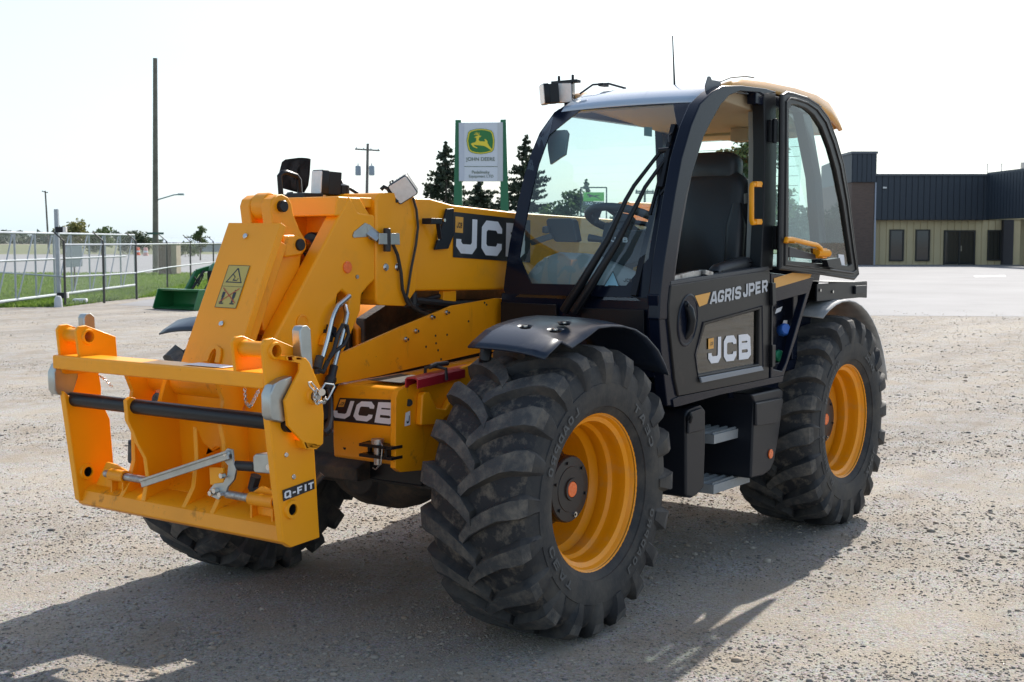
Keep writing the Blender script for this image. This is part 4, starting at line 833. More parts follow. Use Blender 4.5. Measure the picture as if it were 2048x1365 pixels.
# panel behind the door
rp = pxs([(1542,546),(1628,556),(1614,604),(1592,680),(1568,752),(1542,757)], 'y', YD-.006); rh = pxs([(1546,606),(1612,588),(1594,650),(1572,725),(1564,742),(1547,738)], 'y', YD-.006)
mb = MB(); mb.prism(rp, (0,-.04,0), holes=[rh]); rear_p = part('rear_side_panel', mb, NAVY, cab, bevel=.006, seg=3)
mb = MB(); mb.prism([p+Vector((0,-.12,0)) for p in pxs([(1500,560),(1680,540),(1640,800),(1500,800)], 'y', YD-.01)], (0,-.01,0)); part('panel_recess', mb, NAVY, rear_p)
q = pxs([(1547,562),(1622,545),(1619,556),(1547,578)], 'y', YD-.006); q = pxs([(1547,557),(1584,546),(1622,549),(1620,556),(1548,577)], 'y', YD-.006); mb = MB(); mb.prism([p+Vector((0,.002,0)) for p in q], (0,.001,0)); part('side_stripe', mb, M['yellow_print'], rear_p)
c = PX(1562,662,'y',YD-.10); mb = MB(); mb.lathe([(.001,0),(.032,0),(.036,.012),(.036,.045),(.030,.055),(.001,.056)], c, (.5,.8,.25), 8); part('blue_filler_cap', mb, M['blue_cap'], rear_p, bevel=.003)
c = PX(1552,713,'y',YD-.10); mb = MB(); mb.lathe([(.001,0),(.032,0),(.034,.035),(.028,.045),(.001,.046)], c, (.5,.8,.2), 8); part('green_filler_cap', mb, M['green_cap'], rear_p, bevel=.003)
for q in ([(1551,618),(1563,613),(1559,623),(1548,628)], [(1565,641),(1578,641),(1575,655),(1562,655)]):
    mb = MB(); quad_plate(mb, *pxs(q, 'y', YD-.115), (0,1,0), .006); part('info_label', mb, M['white_print'], rear_p)
mb = MB(); mb.prism(pxs([(1538,566),(1545,566),(1546,608),(1539,612)], 'y', YD+.002), (0,.02,0)); mb.prism(pxs([(1538,690),(1545,690),(1544,732),(1538,735)], 'y', YD+.002), (0,.02,0)); mb.box(*(lambda a, b: (a.x-.008, a.x+.008, YD+.003, YD+.012, b.z, a.z))(PX(1542,566,'y',YD), PX(1541,735,'y',YD))); part('lower_hinge', mb, BLK, door, bevel=.003)

# upper door, swung right back along the cab side --------------------------------
YW = 1.165
uo = [(1552,536),(1554,420),(1556,300),(1557,192),(1566,188),(1580,191),(1606,199),(1627,212),(1647,238),(1663,280),(1677,328),(1689,400),(1701,500),(1708,548),(1700,556),(1630,545)]
ui = [(1567,522),(1568,420),(1568,310),(1568,222),(1574,211),(1586,212),(1603,219),(1618,231),(1634,256),(1650,298),(1662,340),(1676,408),(1690,500),(1694,528),(1688,532),(1630,527)]
Uo, Ui = pxs(uo, 'y', YW), pxs(ui, 'y', YW)
mb = MB(); mb.ring(Uo, Ui, (0,.03,0)); ud = part('upper_door', mb, M['door_grey'], T, bevel=.008, seg=3); ud['label'] = 'glazed upper half of cab door swung fully open'
mb = MB(); Um = [a.lerp(b, .42)+Vector((0,.031,0)) for a, b in zip(Uo, Ui)]; mb.tube(Um, .007, 8, closed=True); part('door_seal', mb, BLK, ud)
mb = MB(); Us = [a.lerp(b, -.04)+Vector((0,.02,0)) for a, b in zip(Uo, Ui)]; mb.tube(Us, .011, 8, closed=True); part('edge_seal', mb, M['hose'], ud)
mb = MB(); mb.add([p+Vector((0,.014,0)) for p in Ui], [tuple(range(len(Ui)))]); part('door_glass', mb, M['side_glass'], ud)
mb = MB(); mb.tube(pxs([(1572,486),(1573,479),(1584,479),(1612,486),(1634,491),(1641,497),(1643,508)], 'y', YW+.075), .0135, 10); a = PX(1573,482,'y',YW+.03); mb.cyl(a, a+Vector((0,.05,0)), .014, 10); g_ = part('grab_handle', mb, M['yellow'], ud)
mb = MB(); a, b = PX(1634,506,'y',YW+.06), PX(1658,507,'y',YW+.09); mb.cyl(a, b, .021, 14, ch=.003); mb.obox(PX(1640,507,'y',YW+.045), (.03,0,0), (0,.03,0), (0,0,.028)); part('handle_pivot', mb, M['yellow'], ud, bevel=.004)
mb = MB(); a = PX(1660,508,'y',YW+.095); mb.cyl(PX(1657,507,'y',YW+.088), a, .022, 14, ch=.003); mb.prism(pxs([(1642,520),(1668,516),(1672,530),(1660,538),(1646,534)], 'y', YW+.034), (0,.035,0)); part('door_latch', mb, BLK, ud, bevel=.004)
mb = MB(); quad_plate(mb, *pxs([(1676,509),(1687,510),(1689,532),(1677,529)], 'y', YW+.017), (0,1,0), .002); part('glass_sticker', mb, M['white_print'], ud)
mb = MB(); mb.prism(pxs([(1575,494),(1628,510),(1628,520),(1575,514)], 'y', YW+.02), (0,.012,0)); part('lower_glass_trim', mb, M['dash_dark'], ud, bevel=.003)
# yellow grab handle inside the door pillar
mb = MB(); mb.tube(pxs([(1521,368),(1504,370),(1503,376),(1503,440),(1504,446),(1521,444)], 'y', 1.12), .0135, 10); mb.obox(PX(1514,369,'y',1.12), (.03,0,0), (0,.015,0), (0,0,.014)); mb.obox(PX(1514,444,'y',1.12), (.03,0,0), (0,.015,0), (0,0,.014)); part('pillar_grab_handle', mb, M['yellow'], cab, bevel=.002)

# interior ------------------------------------------------------------------
SY = .70
def cushion(rings, mi=None): 
    m = MB(); m.loft(rings, caps=True); return m
def rrect(c, ax, ay, w, h, r=.05, n=4):
    c, ax, ay = Vector(c), Vector(ax), Vector(ay); o = []
    for sx, sy, a0 in ((1,1,0),(-1,1,90),(-1,-1,180),(1,-1,270)):
        for k in range(n+1):
            a = math.radians(a0+90*k/n); o.append(c+ax*(sx*(w/2-r)+r*math.cos(a))+ay*(sy*(h/2-r)+r*math.sin(a)))
    return o
bx = Vector((-.12,0,.99)).normalized(); bn = Vector((.99,0,.12)).normalized(); Y_ = Vector((0,1,0))
c0 = Vector((-1.80, SY+.04, 1.72))
mb = cushion([rrect(c0-bn*.07, Y_, bx, .40, .60, .08), rrect(c0-bn*.05, Y_, bx, .48, .68, .10), rrect(c0+bn*.03, Y_, bx, .50, .70, .11), rrect(c0+bn*.06, Y_, bx, .40, .62, .10)]); seat = part('seat', mb, M['seat'], T, smooth=70); seat['label'] = 'black vinyl operator seat'
c1_ = c0+bx*.36-bn*.005; mb = cushion([rrect(c1_-bn*.05, Y_, bx, .30, .16, .05), rrect(c1_-bn*.03, Y_, bx, .35, .20, .07), rrect(c1_+bn*.03, Y_, bx, .35, .20, .07), rrect(c1_+bn*.055, Y_, bx, .28, .15, .06)]); part('headrest', mb, M['seat'], seat, smooth=70)
for s_ in (-1, 1):
    cb = c0+Y_*(s_*.20)+bn*.05+bx*-.05; mb = cushion([rrect(cb+bx*t, Y_, bn, w, w*.8, w*.3) for t, w in ((-.26,.05),(-.2,.10),(.1,.10),(.22,.05))]); part('side_bolster', mb, M['seat'], seat, smooth=70)
mb = cushion([rrect((-1.50,SY+.04,z), (1,0,0), Y_, .50-ins, .50-ins, .09) for z, ins in ((1.32,.06),(1.34,0),(1.42,0),(1.45,.04),(1.46,.12))]); part('seat_cushion', mb, M['seat'], seat, smooth=70)
mb = MB(); mb.box(-1.36,-1.7,SY-.16,SY+.24,1.02,1.32); part('seat_base', mb, M['dash_dark'], seat, bevel=.02)
mb = MB(); quad_plate(mb, *pxs([(1488,388),(1497,386),(1497,406),(1488,408)], 'y', SY+.30), (0,1,0), .0); part('seat_tag', mb, M['dash'], seat)
mb = cushion([rrect((x,SY+.34,z), Y_, (0,0,1), .07, h, .03) for x, z, h in ((-1.30,1.53,.04),(-1.34,1.54,.07),(-1.62,1.57,.08),(-1.70,1.58,.05))]); part('armrest', mb, M['seat'], seat, smooth=70)
# steering column, wheel, knob
ct = Vector((-1.20, .575, 1.80)); cdir = Vector((-.35,0,.94)).normalized()
mb = MB(); e1 = Vector((cdir.z,0,-cdir.x)); mb.tube([ct+e1*.19*math.cos(a)+Y_*.19*math.sin(a) for a in np.linspace(0,2*math.pi,32,endpoint=False)], .021, 10, closed=True)
for a in (0, 2.1, 4.2): mb.beam(ct, ct+e1*.18*math.cos(a)+Y_*.18*math.sin(a), .035, .015, up=cdir)
mb.cyl(ct-cdir*.03, ct+cdir*.02, .06, 18, ch=.008); stw = part('steering_wheel', mb, M['dash_dark'], T, smooth=50)
kp = PX(1193,425,'x',-1.12); mb = MB(); mb.lathe([(.001,-.055),(.014,-.055),(.013,-.03),(.022,-.012),(.030,.01),(.028,.03),(.018,.042),(.001,.045)], kp, (0,0,1), 16); part('spinner_knob', mb, M['dash_dark'], stw, smooth=60)
mb = MB(); mb.beam(ct-cdir*.03, Vector((-.98,.575,1.20)), .16, .12, up=(1,0,0)); q = pxs([(1218,461),(1292,461),(1290,520),(1200,545),(1196,500)], 'x', -.99); mb.prism(q, (-.18,0,0)); col_ = part('steering_column', mb, M['dash_dark'], T, bevel=.012)
q = pxs([(1222,474),(1256,475.5),(1256,485.5),(1222,484)], 'x', -.987); mb = MB(); word(mb, 'JCB', quad_fn(*q, (1,0,0), .002), 1.2, .15, .25); part('column_lettering', mb, M['white_print'], col_)
mb = MB(); mb.tube([PX(1218,482,'x',-.98), PX(1178,476,'x',-.96)], [.012,.02], 12); mb.tube([PX(1290,470,'x',-1.0), PX(1318,468,'x',-.98)], [.01,.016], 10); part('column_stalk', mb, M['dash_dark'], col_)
mb = MB(); a = PX(1310,474,'x',-1.0); mb.box(a.x-.04,a.x+.03,a.y-.035,a.y+.03,a.z-.03,a.z+.03); part('red_switch', mb, M['red'], col_, bevel=.008)
# dash: rounded cowl over the front wheels, cream base
rings = []
for y, zt in ((CY0+.04,1.46),(CY0+.08,1.55),(CY0+.14,1.61),(CY0+.22,1.635),(.55,1.63),(.72,1.57),(.88,1.50),(CY1-.03,1.47)):
    rings.append([Vector((x, y, z)) for x, z in [(-.745,1.2),(-.75,zt-.10),(-.80,zt-.03),(-.88,zt),(-1.0,zt-.01),(-1.10,zt-.08),(-1.12,1.2)]])
mb = MB(); mb.loft(rings, closed=False); part('dashboard', mb, M['dash'], cab, smooth=70)
mb = MB(); mb.box(-.745,-1.15,CY0+.04,CY1-.03,1.10,1.47); part('dash_base', mb, M['dash_cream'], cab, bevel=.03)
mb = MB(); a = PX(1085,516,'x',-.78); mb.beam(PX(1083,552,'x',-.76), PX(1093,516,'x',-.80), .03, .004, up=(1,0,0)); part('vent_slot', mb, M['dash'], cab)
# monitor on an arm
a = PX(1122,462,'x',-.93); mb = MB(); mb.prism(pxs([(1091,442),(1096,437),(1140,437),(1146,442),(1154,482),(1148,485),(1110,484),(1098,470)], 'x', -.93), (-.05,0,0)); mon = part('monitor', mb, M['dash_dark'], T, bevel=.006)
mb = MB(); mb.beam(PX(1105,472,'x',-.90), PX(1062,486,'x',-.86), .03, .03); mb.lathe([(.001,-.02),(.02,-.015),(.02,.015),(.001,.02)], PX(1092,460,'x',-.90), (0,0,1), 12); part('monitor_arm', mb, M['dash_dark'], mon, bevel=.004)
mb = MB(); q = pxs([(1082,300),(1135,245),(1140,290),(1128,318),(1095,330),(1085,330)], 'y', CY0+.06); mb.prism(pxs([(1093,262),(1131,260),(1136,268),(1130,310),(1117,318),(1100,330),(1095,300)], 'x', -1.05), (-.02,0,0)); part('sun_shade', mb, mat('smoked', (.16,.22,.24), .4), cab, bevel=.004)
# screen stickers and wipers -----------------------------------------------
def wsq(pts, off): return [WS(a, b, off) for a, b in pts]
mb = MB(); mb.add(wsq([(1226,543),(1238,573),(1208,573)], .004), [(0,1,2)]); part('triangle_sticker', mb, M['blue_print'], cab)
mb = MB(); L_ = [(1226,543),(1238,573),(1208,573),(1226,543)]
for (a, b) in zip(L_[:-1], L_[1:]): mb.tube([WS(*a, .005), WS(*b, .005)], .0016, 5)
part('triangle_outline', mb, M['black_print'], cab)
q = wsq([(1247,557),(1264,558),(1264,565),(1247,564)], .004); mb = MB(); word(mb, 'JCB', quad_fn(*q, (1,0,0), .001), 1.2, .15, .25); part('screen_lettering', mb, M['black_print'], cab)
mb = MB(); mb.add(wsq([(1288,254),(1304,255),(1304,274),(1288,272)], .003), [(0,1,2,3)]); part('screen_label', mb, mat('label_green', (.10,.17,.16), .5), cab)
mb = MB(); mb.tube([WS(1128,622,.05), WS(1160,572,.07), WS(1215,480,.075), WS(1252,400,.07), WS(1268,372,.065), WS(1322,302,.05)], [.024,.022,.017,.011,.010,.009], 10); wiper = part('wiper_arm', mb, BLK, T, smooth=60); wiper['label'] = 'black parallel wiper arms on the windscreen'
mb = MB(); mb.tube([WS(1148,624,.05), WS(1180,575,.07), WS(1232,490,.075), WS(1278,400,.07), WS(1290,375,.065), WS(1334,314,.05)], [.024,.022,.017,.011,.010,.009], 10); part('wiper_arm_second', mb, BLK, wiper, smooth=60)
mb = MB(); mb.tube([WS(1318,302,.055), WS(1338,300,.055)], .013, 10); mb.tube([WS(1338,300,.05), WS(1322,376,.035)], [.016,.02], 8); mb.tube([WS(1345,330,.045), WS(1334,372,.045), WS(1321,390,.04)], .008, 6); part('wiper_head', mb, BLK, wiper)
mb = MB(); mb.beam(WS(1349,250,.022), WS(1268,592,.022), .03, .018, up=(1,0,.3)); mb.beam(WS(1349,250,.04), WS(1300,430,.04), .014, .012, up=(1,0,.3)); part('wiper_blade', mb, BLK, wiper)
mb = MB(); mb.tube([WS(1345,265,.03), WS(1337,272,.06), WS(1338,285,.07), WS(1342,290,.05)], .004, 6); part('washer_hose', mb, M['hose'], wiper)
# lamps on the far pillar top, lamp bracket on near roof, antenna ----------------------------
def worklamp(name, c, face, up, w, h, dep, par, lens=True):
    face, up = Vector(face).normalized(), Vector(up); sd_ = up.cross(face).normalized(); up = face.cross(sd_); c = Vector(c)
    mb = MB(); mb.loft([rrect(c-face*dep, sd_, up, w*.8, h*.8, w*.08, 2), rrect(c-face*dep*.45, sd_, up, w*.86, h*.86, w*.08, 2), rrect(c-face*dep*.4, sd_, up, w, h, w*.1, 2), rrect(c, sd_, up, w, h, w*.1, 2)], caps=True)
    for k in range(6): f_ = -.42+.84*k/5; mb.obox(c-face*dep*.75+sd_*(f_*w), face*dep*.42, sd_*w*.025, up*h*.46)
    b_ = part(name, mb, BLK, par, bevel=.003)
    m2 = MB(); m2.loft([rrect(c+face*.0005, sd_, up, w*.92, h*.92, w*.07, 2), rrect(c+face*.004, sd_, up, w*.90, h*.90, w*.07, 2)], caps=True); part('lamp_lens', m2, M['white_lens'], b_ if par is T else par)
    return b_
L0 = PX(1130,187,'y',.16); L1 = PX(1092,190,'y',.08)
wl = worklamp('work_lamp', L0+Vector((.02,0,0)), (1,.35,-.12), (0,0,1), .105, .11, .07, T)
wl2 = worklamp('work_lamp', L1+Vector((.02,-.01,0)), (.85,-.75,-.1), (0,0,1), .10, .11, .07, T)
mb = MB(); mb.box(L0.x-.05,L0.x-.01,L1.y-.02,L0.y+.07,L0.z+.055,L0.z+.072); 
for yy in (.10, .19): mb.cyl((L0.x-.03,yy,L0.z+.060),(L0.x-.03,yy,L0.z+.10),.008,8)
part('lamp_bracket', mb, BLK, wl, bevel=.003)
mb = MB(); mb.box(L0.x-.07,L0.x-.02,L0.y-.02,L0.y+.03,L0.z-.12,L0.z-.04); part('lamp_stalk', mb, BLK, wl, bevel=.003)
mb = MB(); mb.tube([(L0.x-.07,L0.y+.05,L0.z+.0),(L0.x-.12,L0.y+.1,L0.z+.05),(L0.x-.2,L0.y+.15,L0.z+.06),(L0.x-.30,L0.y+.2,L0.z+.04)], .006, 6); mb.box(L0.x-.16,L0.x-.22,L0.y+.11,L0.y+.14,L0.z+.045,L0.z+.062); part('roof_cable', mb, M['hose'], wl)
mb = MB(); mb.tube([PX(1440,164,'y',1.0), PX(1460,156,'y',.98), PX(1490,153,'y',.96), PX(1508,156,'y',.96)], .004, 6); part('roof_cable', mb, M['hose'], cab)
mb = MB(); mb.prism(pxs([(1411,172),(1417,153),(1421,153),(1424,160),(1440,163),(1443,168),(1418,198),(1414,200)], 'y', 1.085), (0,-.006,0)); part('lamp_mount', mb, mat('mount_grey', (.13,.14,.15), .5), cab, bevel=.001)
mb = MB(); mb.tube([PX(1349,172,'y',.62), PX(1347,120,'y',.62), PX(1345,72,'y',.62)], [.006,.004,.003], 6); mb.cyl((-1.66,.62,2.49),(-1.66,.62,2.53),.018,12); an = part('antenna', mb, BLK, T); an['label'] = 'thin black whip antenna'

# fenders -----------------------------------------------------------------
def fender_sheet(prof, y0, y1, side, droop=.03, dimples=()):
    rings = []
    for (x, z, dr_) in prof:
        r_ = []
        for k in range(9):
            v = k/8; r_.append(Vector((x, side*(y0+(y1-y0)*v), z-droop*v**3-dr_*max(0, v-.6)/.4)))
        rings.append(r_)
    mb = MB(); mb.loft(rings, closed=False); return mb
FP = [(.40,1.255,.0),(.37,1.275,.0),(.28,1.318,.0),(.20,1.338,.05),(.10,1.352,.03),(.0,1.360,.0),(-.10,1.362,0),(-.20,1.355,0),(-.30,1.335,0),(-.40,1.295,0),(-.50,1.23,0),(-.57,1.155,0),(-.60,1.11,0)]
for side in (1, -1):
    mb = fender_sheet(FP, .80, 1.19, side); o = part('front_fender', mb, M['fender_plastic'], T, smooth=60); o['label'] = 'dark plastic mudguard over the '+('near' if side > 0 else 'far')+' front tyre'
    sm = o.modifiers.new('solid', 'SOLIDIFY'); sm.thickness = .008; sm.offset = -1
    if side > 0:
        for px in [(1051,655),(1070,640),(1111,662),(1129,648)]:
            c = PX(*px, 'z', 1.345)
            mb = MB(); mb.lathe([(.034,.006),(.028,.004),(.022,-.004),(.001,-.006)], c, (.1,.05,1), 20); d_ = part('fender_dimple', mb, BLK, o)
            mb = MB(); mb.cyl(c, c+Vector((0,0,.008)), .010, 10); part('bolt', mb, M['chrome'], o)
    mb = MB(); yy = side*.80; mb.tube([(-.3,side*.6,1.10),(.10,side*.70,1.12),(.24,side*.76,1.15),(.28,yy,1.20),(.27,yy,1.26),(.22,yy,1.295),(.1,yy,1.315)], .026, 10); part('fender_stay', mb, BLK, o)
for side in (1, -1):
    RP = []
    for a in np.linspace(62, 164, 14): RP.append((-2.75+.735*math.cos(math.radians(a)), HUB+.735*math.sin(math.radians(a)), 0))
    mb = fender_sheet(RP, .70, 1.17, side, droop=.015); o = part('rear_fender', mb, M['fender_glare'], T, smooth=60); o['label'] = 'dark plastic mudguard over the '+('near' if side > 0 else 'far')+' rear tyre'
    sm = o.modifiers.new('solid', 'SOLIDIFY'); sm.thickness = .008; sm.offset = -1
    if side > 0:
        for px in [(1623,598),(1633,593)]:
            c = PX(*px, 'z', 1.345); mb = MB(); mb.lathe([(.03,.004),(.02,-.002),(.001,-.004)], c, (0,0,1), 16); part('fender_dimple', mb, BLK, o)
mb = MB(); mb.box(-2.45,-3.22,.86,1.11,1.345,1.35); mb.box(-2.45,-3.22,1.10,1.112,1.345,1.445); mb.prism([(-2.45,.86,1.462),(-3.20,.86,1.44),(-3.22,1.114,1.432),(-2.45,1.114,1.455)], (0,0,.006)); mb.box(-3.215,-3.225,.86,1.112,1.34,1.436); rb = part('rear_lamp_bracket', mb, BLK, T, bevel=.003)
mb = MB(); mb.box(-3.0,-3.18,1.113,1.128,1.37,1.42); part('rear_lamp', mb, M['black_plastic'], rb, bevel=.003)
for px in [(1640,581),(1665,584)]:
    c = PX(*px,'y',1.114); mb = MB(); mb.cyl(c, c+Vector((0,.006,0)), .009, 8); part('bolt', mb, M['chrome'], rb)

# side boxes and steps ------------------------------------------------------
BO = 1.115
STEPM = mat('step_metal', (.30,.315,.33), .5, metal=.15, dust=(.25,.22,.18), dscale=14, damt=(.5,.8), dmax=.6)
def pq(l, y=BO): return pxs(l, 'y', y)
fb = [(1376,820),(1402,810),(1412,822),(1412,886),(1409,975),(1398,988),(1384,997),(1372,994),(1372,830)]
mb = MB(); mb.prism(pq(fb), (0,-.42,0)); fbx = part('battery_box', mb, M['black_plastic'], T, bevel=.022, seg=4)
mb = MB(); mb.prism(pq([(1372,835),(1377,825),(1400,815),(1404,820),(1404,860),(1371,868)]), (0,.016,0)); part('box_lid', mb, M['black_plastic'], fbx, bevel=.008, seg=3)
mb = MB(); c = PX(1376,834,'y',BO+.02); mb.cyl(c, c+Vector((0,.012,0)), .018, 14); mb.tube([c+Vector((0,.012,.02)), c+Vector((0,.02,0)), c+Vector((0,.012,-.03))], .007, 8); part('box_latch', mb, BLK, fbx)
rbx = [(1503,789),(1560,777),(1567,782),(1564,830),(1557,880),(1549,925),(1541,942),(1528,952),(1502,958),(1506,860),(1509,806)]
mb = MB(); mb.prism(pq(rbx), (0,-.40,0)); rb2 = part('tool_box', mb, M['black_plastic'], T, bevel=.018, seg=4)
mb = MB(); mb.prism(pq([(1506,806),(1558,795),(1562,800),(1551,846),(1507,852)], BO+.001), (0,.018,0)); part('tool_box_bulge', mb, M['black_plastic'], rb2, bevel=.012, seg=3)
c = PX(1540,908,'y',BO); mb = MB(); mb.cyl(c, c+Vector((0,.008,0)), .026, 24, ch=.002); part('side_reflector', mb, M['reflector'], rb2)
mb = MB(); mb.box(-1.0,-1.75,.66,.70,.42,.98); mb.box(-.98,-1.02,.66,1.0,.45,.9); part('step_well', mb, NAVY, T, bevel=.004)
for k, (zz, cn) in enumerate(((.690,[(1413,862),(1427,871.5),(1498.5,854),(1441,851)]), (.425,[(1411,955.6),(1427.7,972),(1499.5,948.5),(1443,944)]))):
    q = [PX(a, b, 'z', zz) for a, b in cn]
    x0, x1 = q[0].x+.03, q[2].x-.01; ya, yb_ = q[1].y, .86
    x0 = PX(cn[1][0], cn[1][1], 'z', zz).x; x1 = PX(cn[2][0], cn[2][1], 'z', zz).x; ya = (q[1].y+q[2].y)/2
    mb = MB(); mb.box(x0, x1, ya-.004, ya, zz-.045, zz+.004); mb.box(x0, x0-.004, ya-.22, ya-.004, zz-.045, zz+.004); mb.box(x1+.004, x1, ya-.22, ya-.004, zz-.045, zz+.06)
    stp = part('step', mb, STEPM, T, bevel=.0015); stp['label'] = ('upper' if k == 0 else 'lower')+' serrated metal cab step'
    L_ = x0-x1
    for r_ in range(4):
        y0 = ya-.012-r_*.05; mb = MB(); nt_ = 22
        pts = []
        for i in range(nt_):
            xx = x0-.01-(L_-.02)*i/nt_; pts += [Vector((xx, y0, zz+.006)), Vector((xx-(L_-.02)/nt_*.5, y0, zz+.016))]
        pts += [Vector((x1+.01, y0, zz+.006)), Vector((x1+.01, y0, zz-.014)), Vector((x0-.01, y0, zz-.014))]
        mb.prism(pts, (0,-.006,0)); mb.box(x0-.01, x1+.01, y0-.040, y0-.007, zz-.010, zz-.004)
        part('serrated_bar', mb, STEPM, stp, smooth=0)
    mb = MB(); mb.box(x1+.02, x1+.05, .70, ya-.02, zz-.04, zz+.0); part('step_bracket', mb, BLK, stp, bevel=.003)

# boom top lamps and mirrors (beyond the boom) ----------------------------------
bl1 = worklamp('work_lamp', PX(811,381,'y',.14)+Vector((.03,.01,0)), (.75,.55,-.28), Vector((0,0,.85))-RT*.52, .105, .105, .07, T)
mb = MB(); mb.tube([PX(795,405,'y',.12), PX(785,392,'y',.10), PX(776,378,'y',.08), PX(768,374,'y',.06), PX(762,380,'y',.05)], .010, 8); mb.tube([PX(782,378,'y',.08), PX(780,364,'y',.08), PX(785,361,'y',.08), PX(787,374,'y',.08)], .004, 6); part('lamp_cable', mb, BLK, bl1); mb = MB(); mb.prism(pxs([(783,372),(790,372),(806,400),(800,406),(792,402)], 'y', .085), (0,.01,0)); part('lamp_bracket', mb, BLK, bl1)
bl2 = worklamp('work_lamp', PX(640,365,'y',-.20)+Vector((.02,0,0)), (.93,-.25,.05), (.1,0,1), .10, .115, .09, T)
mb = MB(); mb.box(.28,.40,-.26,-.14,1.885,1.91); part('lamp_base', mb, BLK, bl2, bevel=.003); mb = MB(); mb.tube([PX(670,370,'y',-.2), PX(682,362,'y',-.18), PX(688,375,'y',-.15), PX(700,378,'y',-.15), PX(716,388,'y',-.12)], .008, 8); mb.lathe([(.001,-.03),(.03,-.02),(.03,.02),(.001,.03)], PX(686,380,'y',-.15), (0,0,1), 12); part('lamp_bracket', mb, BLK, bl2, bevel=.003)
# mirror on the far front corner with its tubular guard
ym = -.80; mc = PX(597,350,'y',ym)
mb = MB(); mb.loft([[PX(a, b, 'y', ym)+Vector((dx,0,0)) for a, b in [(575,378),(570,352),(577,325),(585,319),(610,315),(617,318),(615,350),(612,372),(604,386)]] for dx in (.05, .0, -.02)], caps=True); mir = part('mirror', mb, M['black_plastic'], T, bevel=.008, seg=3)
mb = MB(); mb.tube(pxs([(562,392),(559,352),(564,346),(572,345),(592,352),(598,360),(600,392)], 'y', ym+.05), .014, 10); mb.tube([PX(580,385,'y',ym+.02), (PX(580,385,'y',ym).x-.05, ym, 1.5), (-.25, ym, 1.36)], .016, 10); mb.box(*(lambda c: (c.x-.05,c.x+.05,ym,ym+.08,c.z-.02,c.z+.005))(PX(578,392,'y',ym+.05))); part('mirror_guard', mb, BLK, mir)
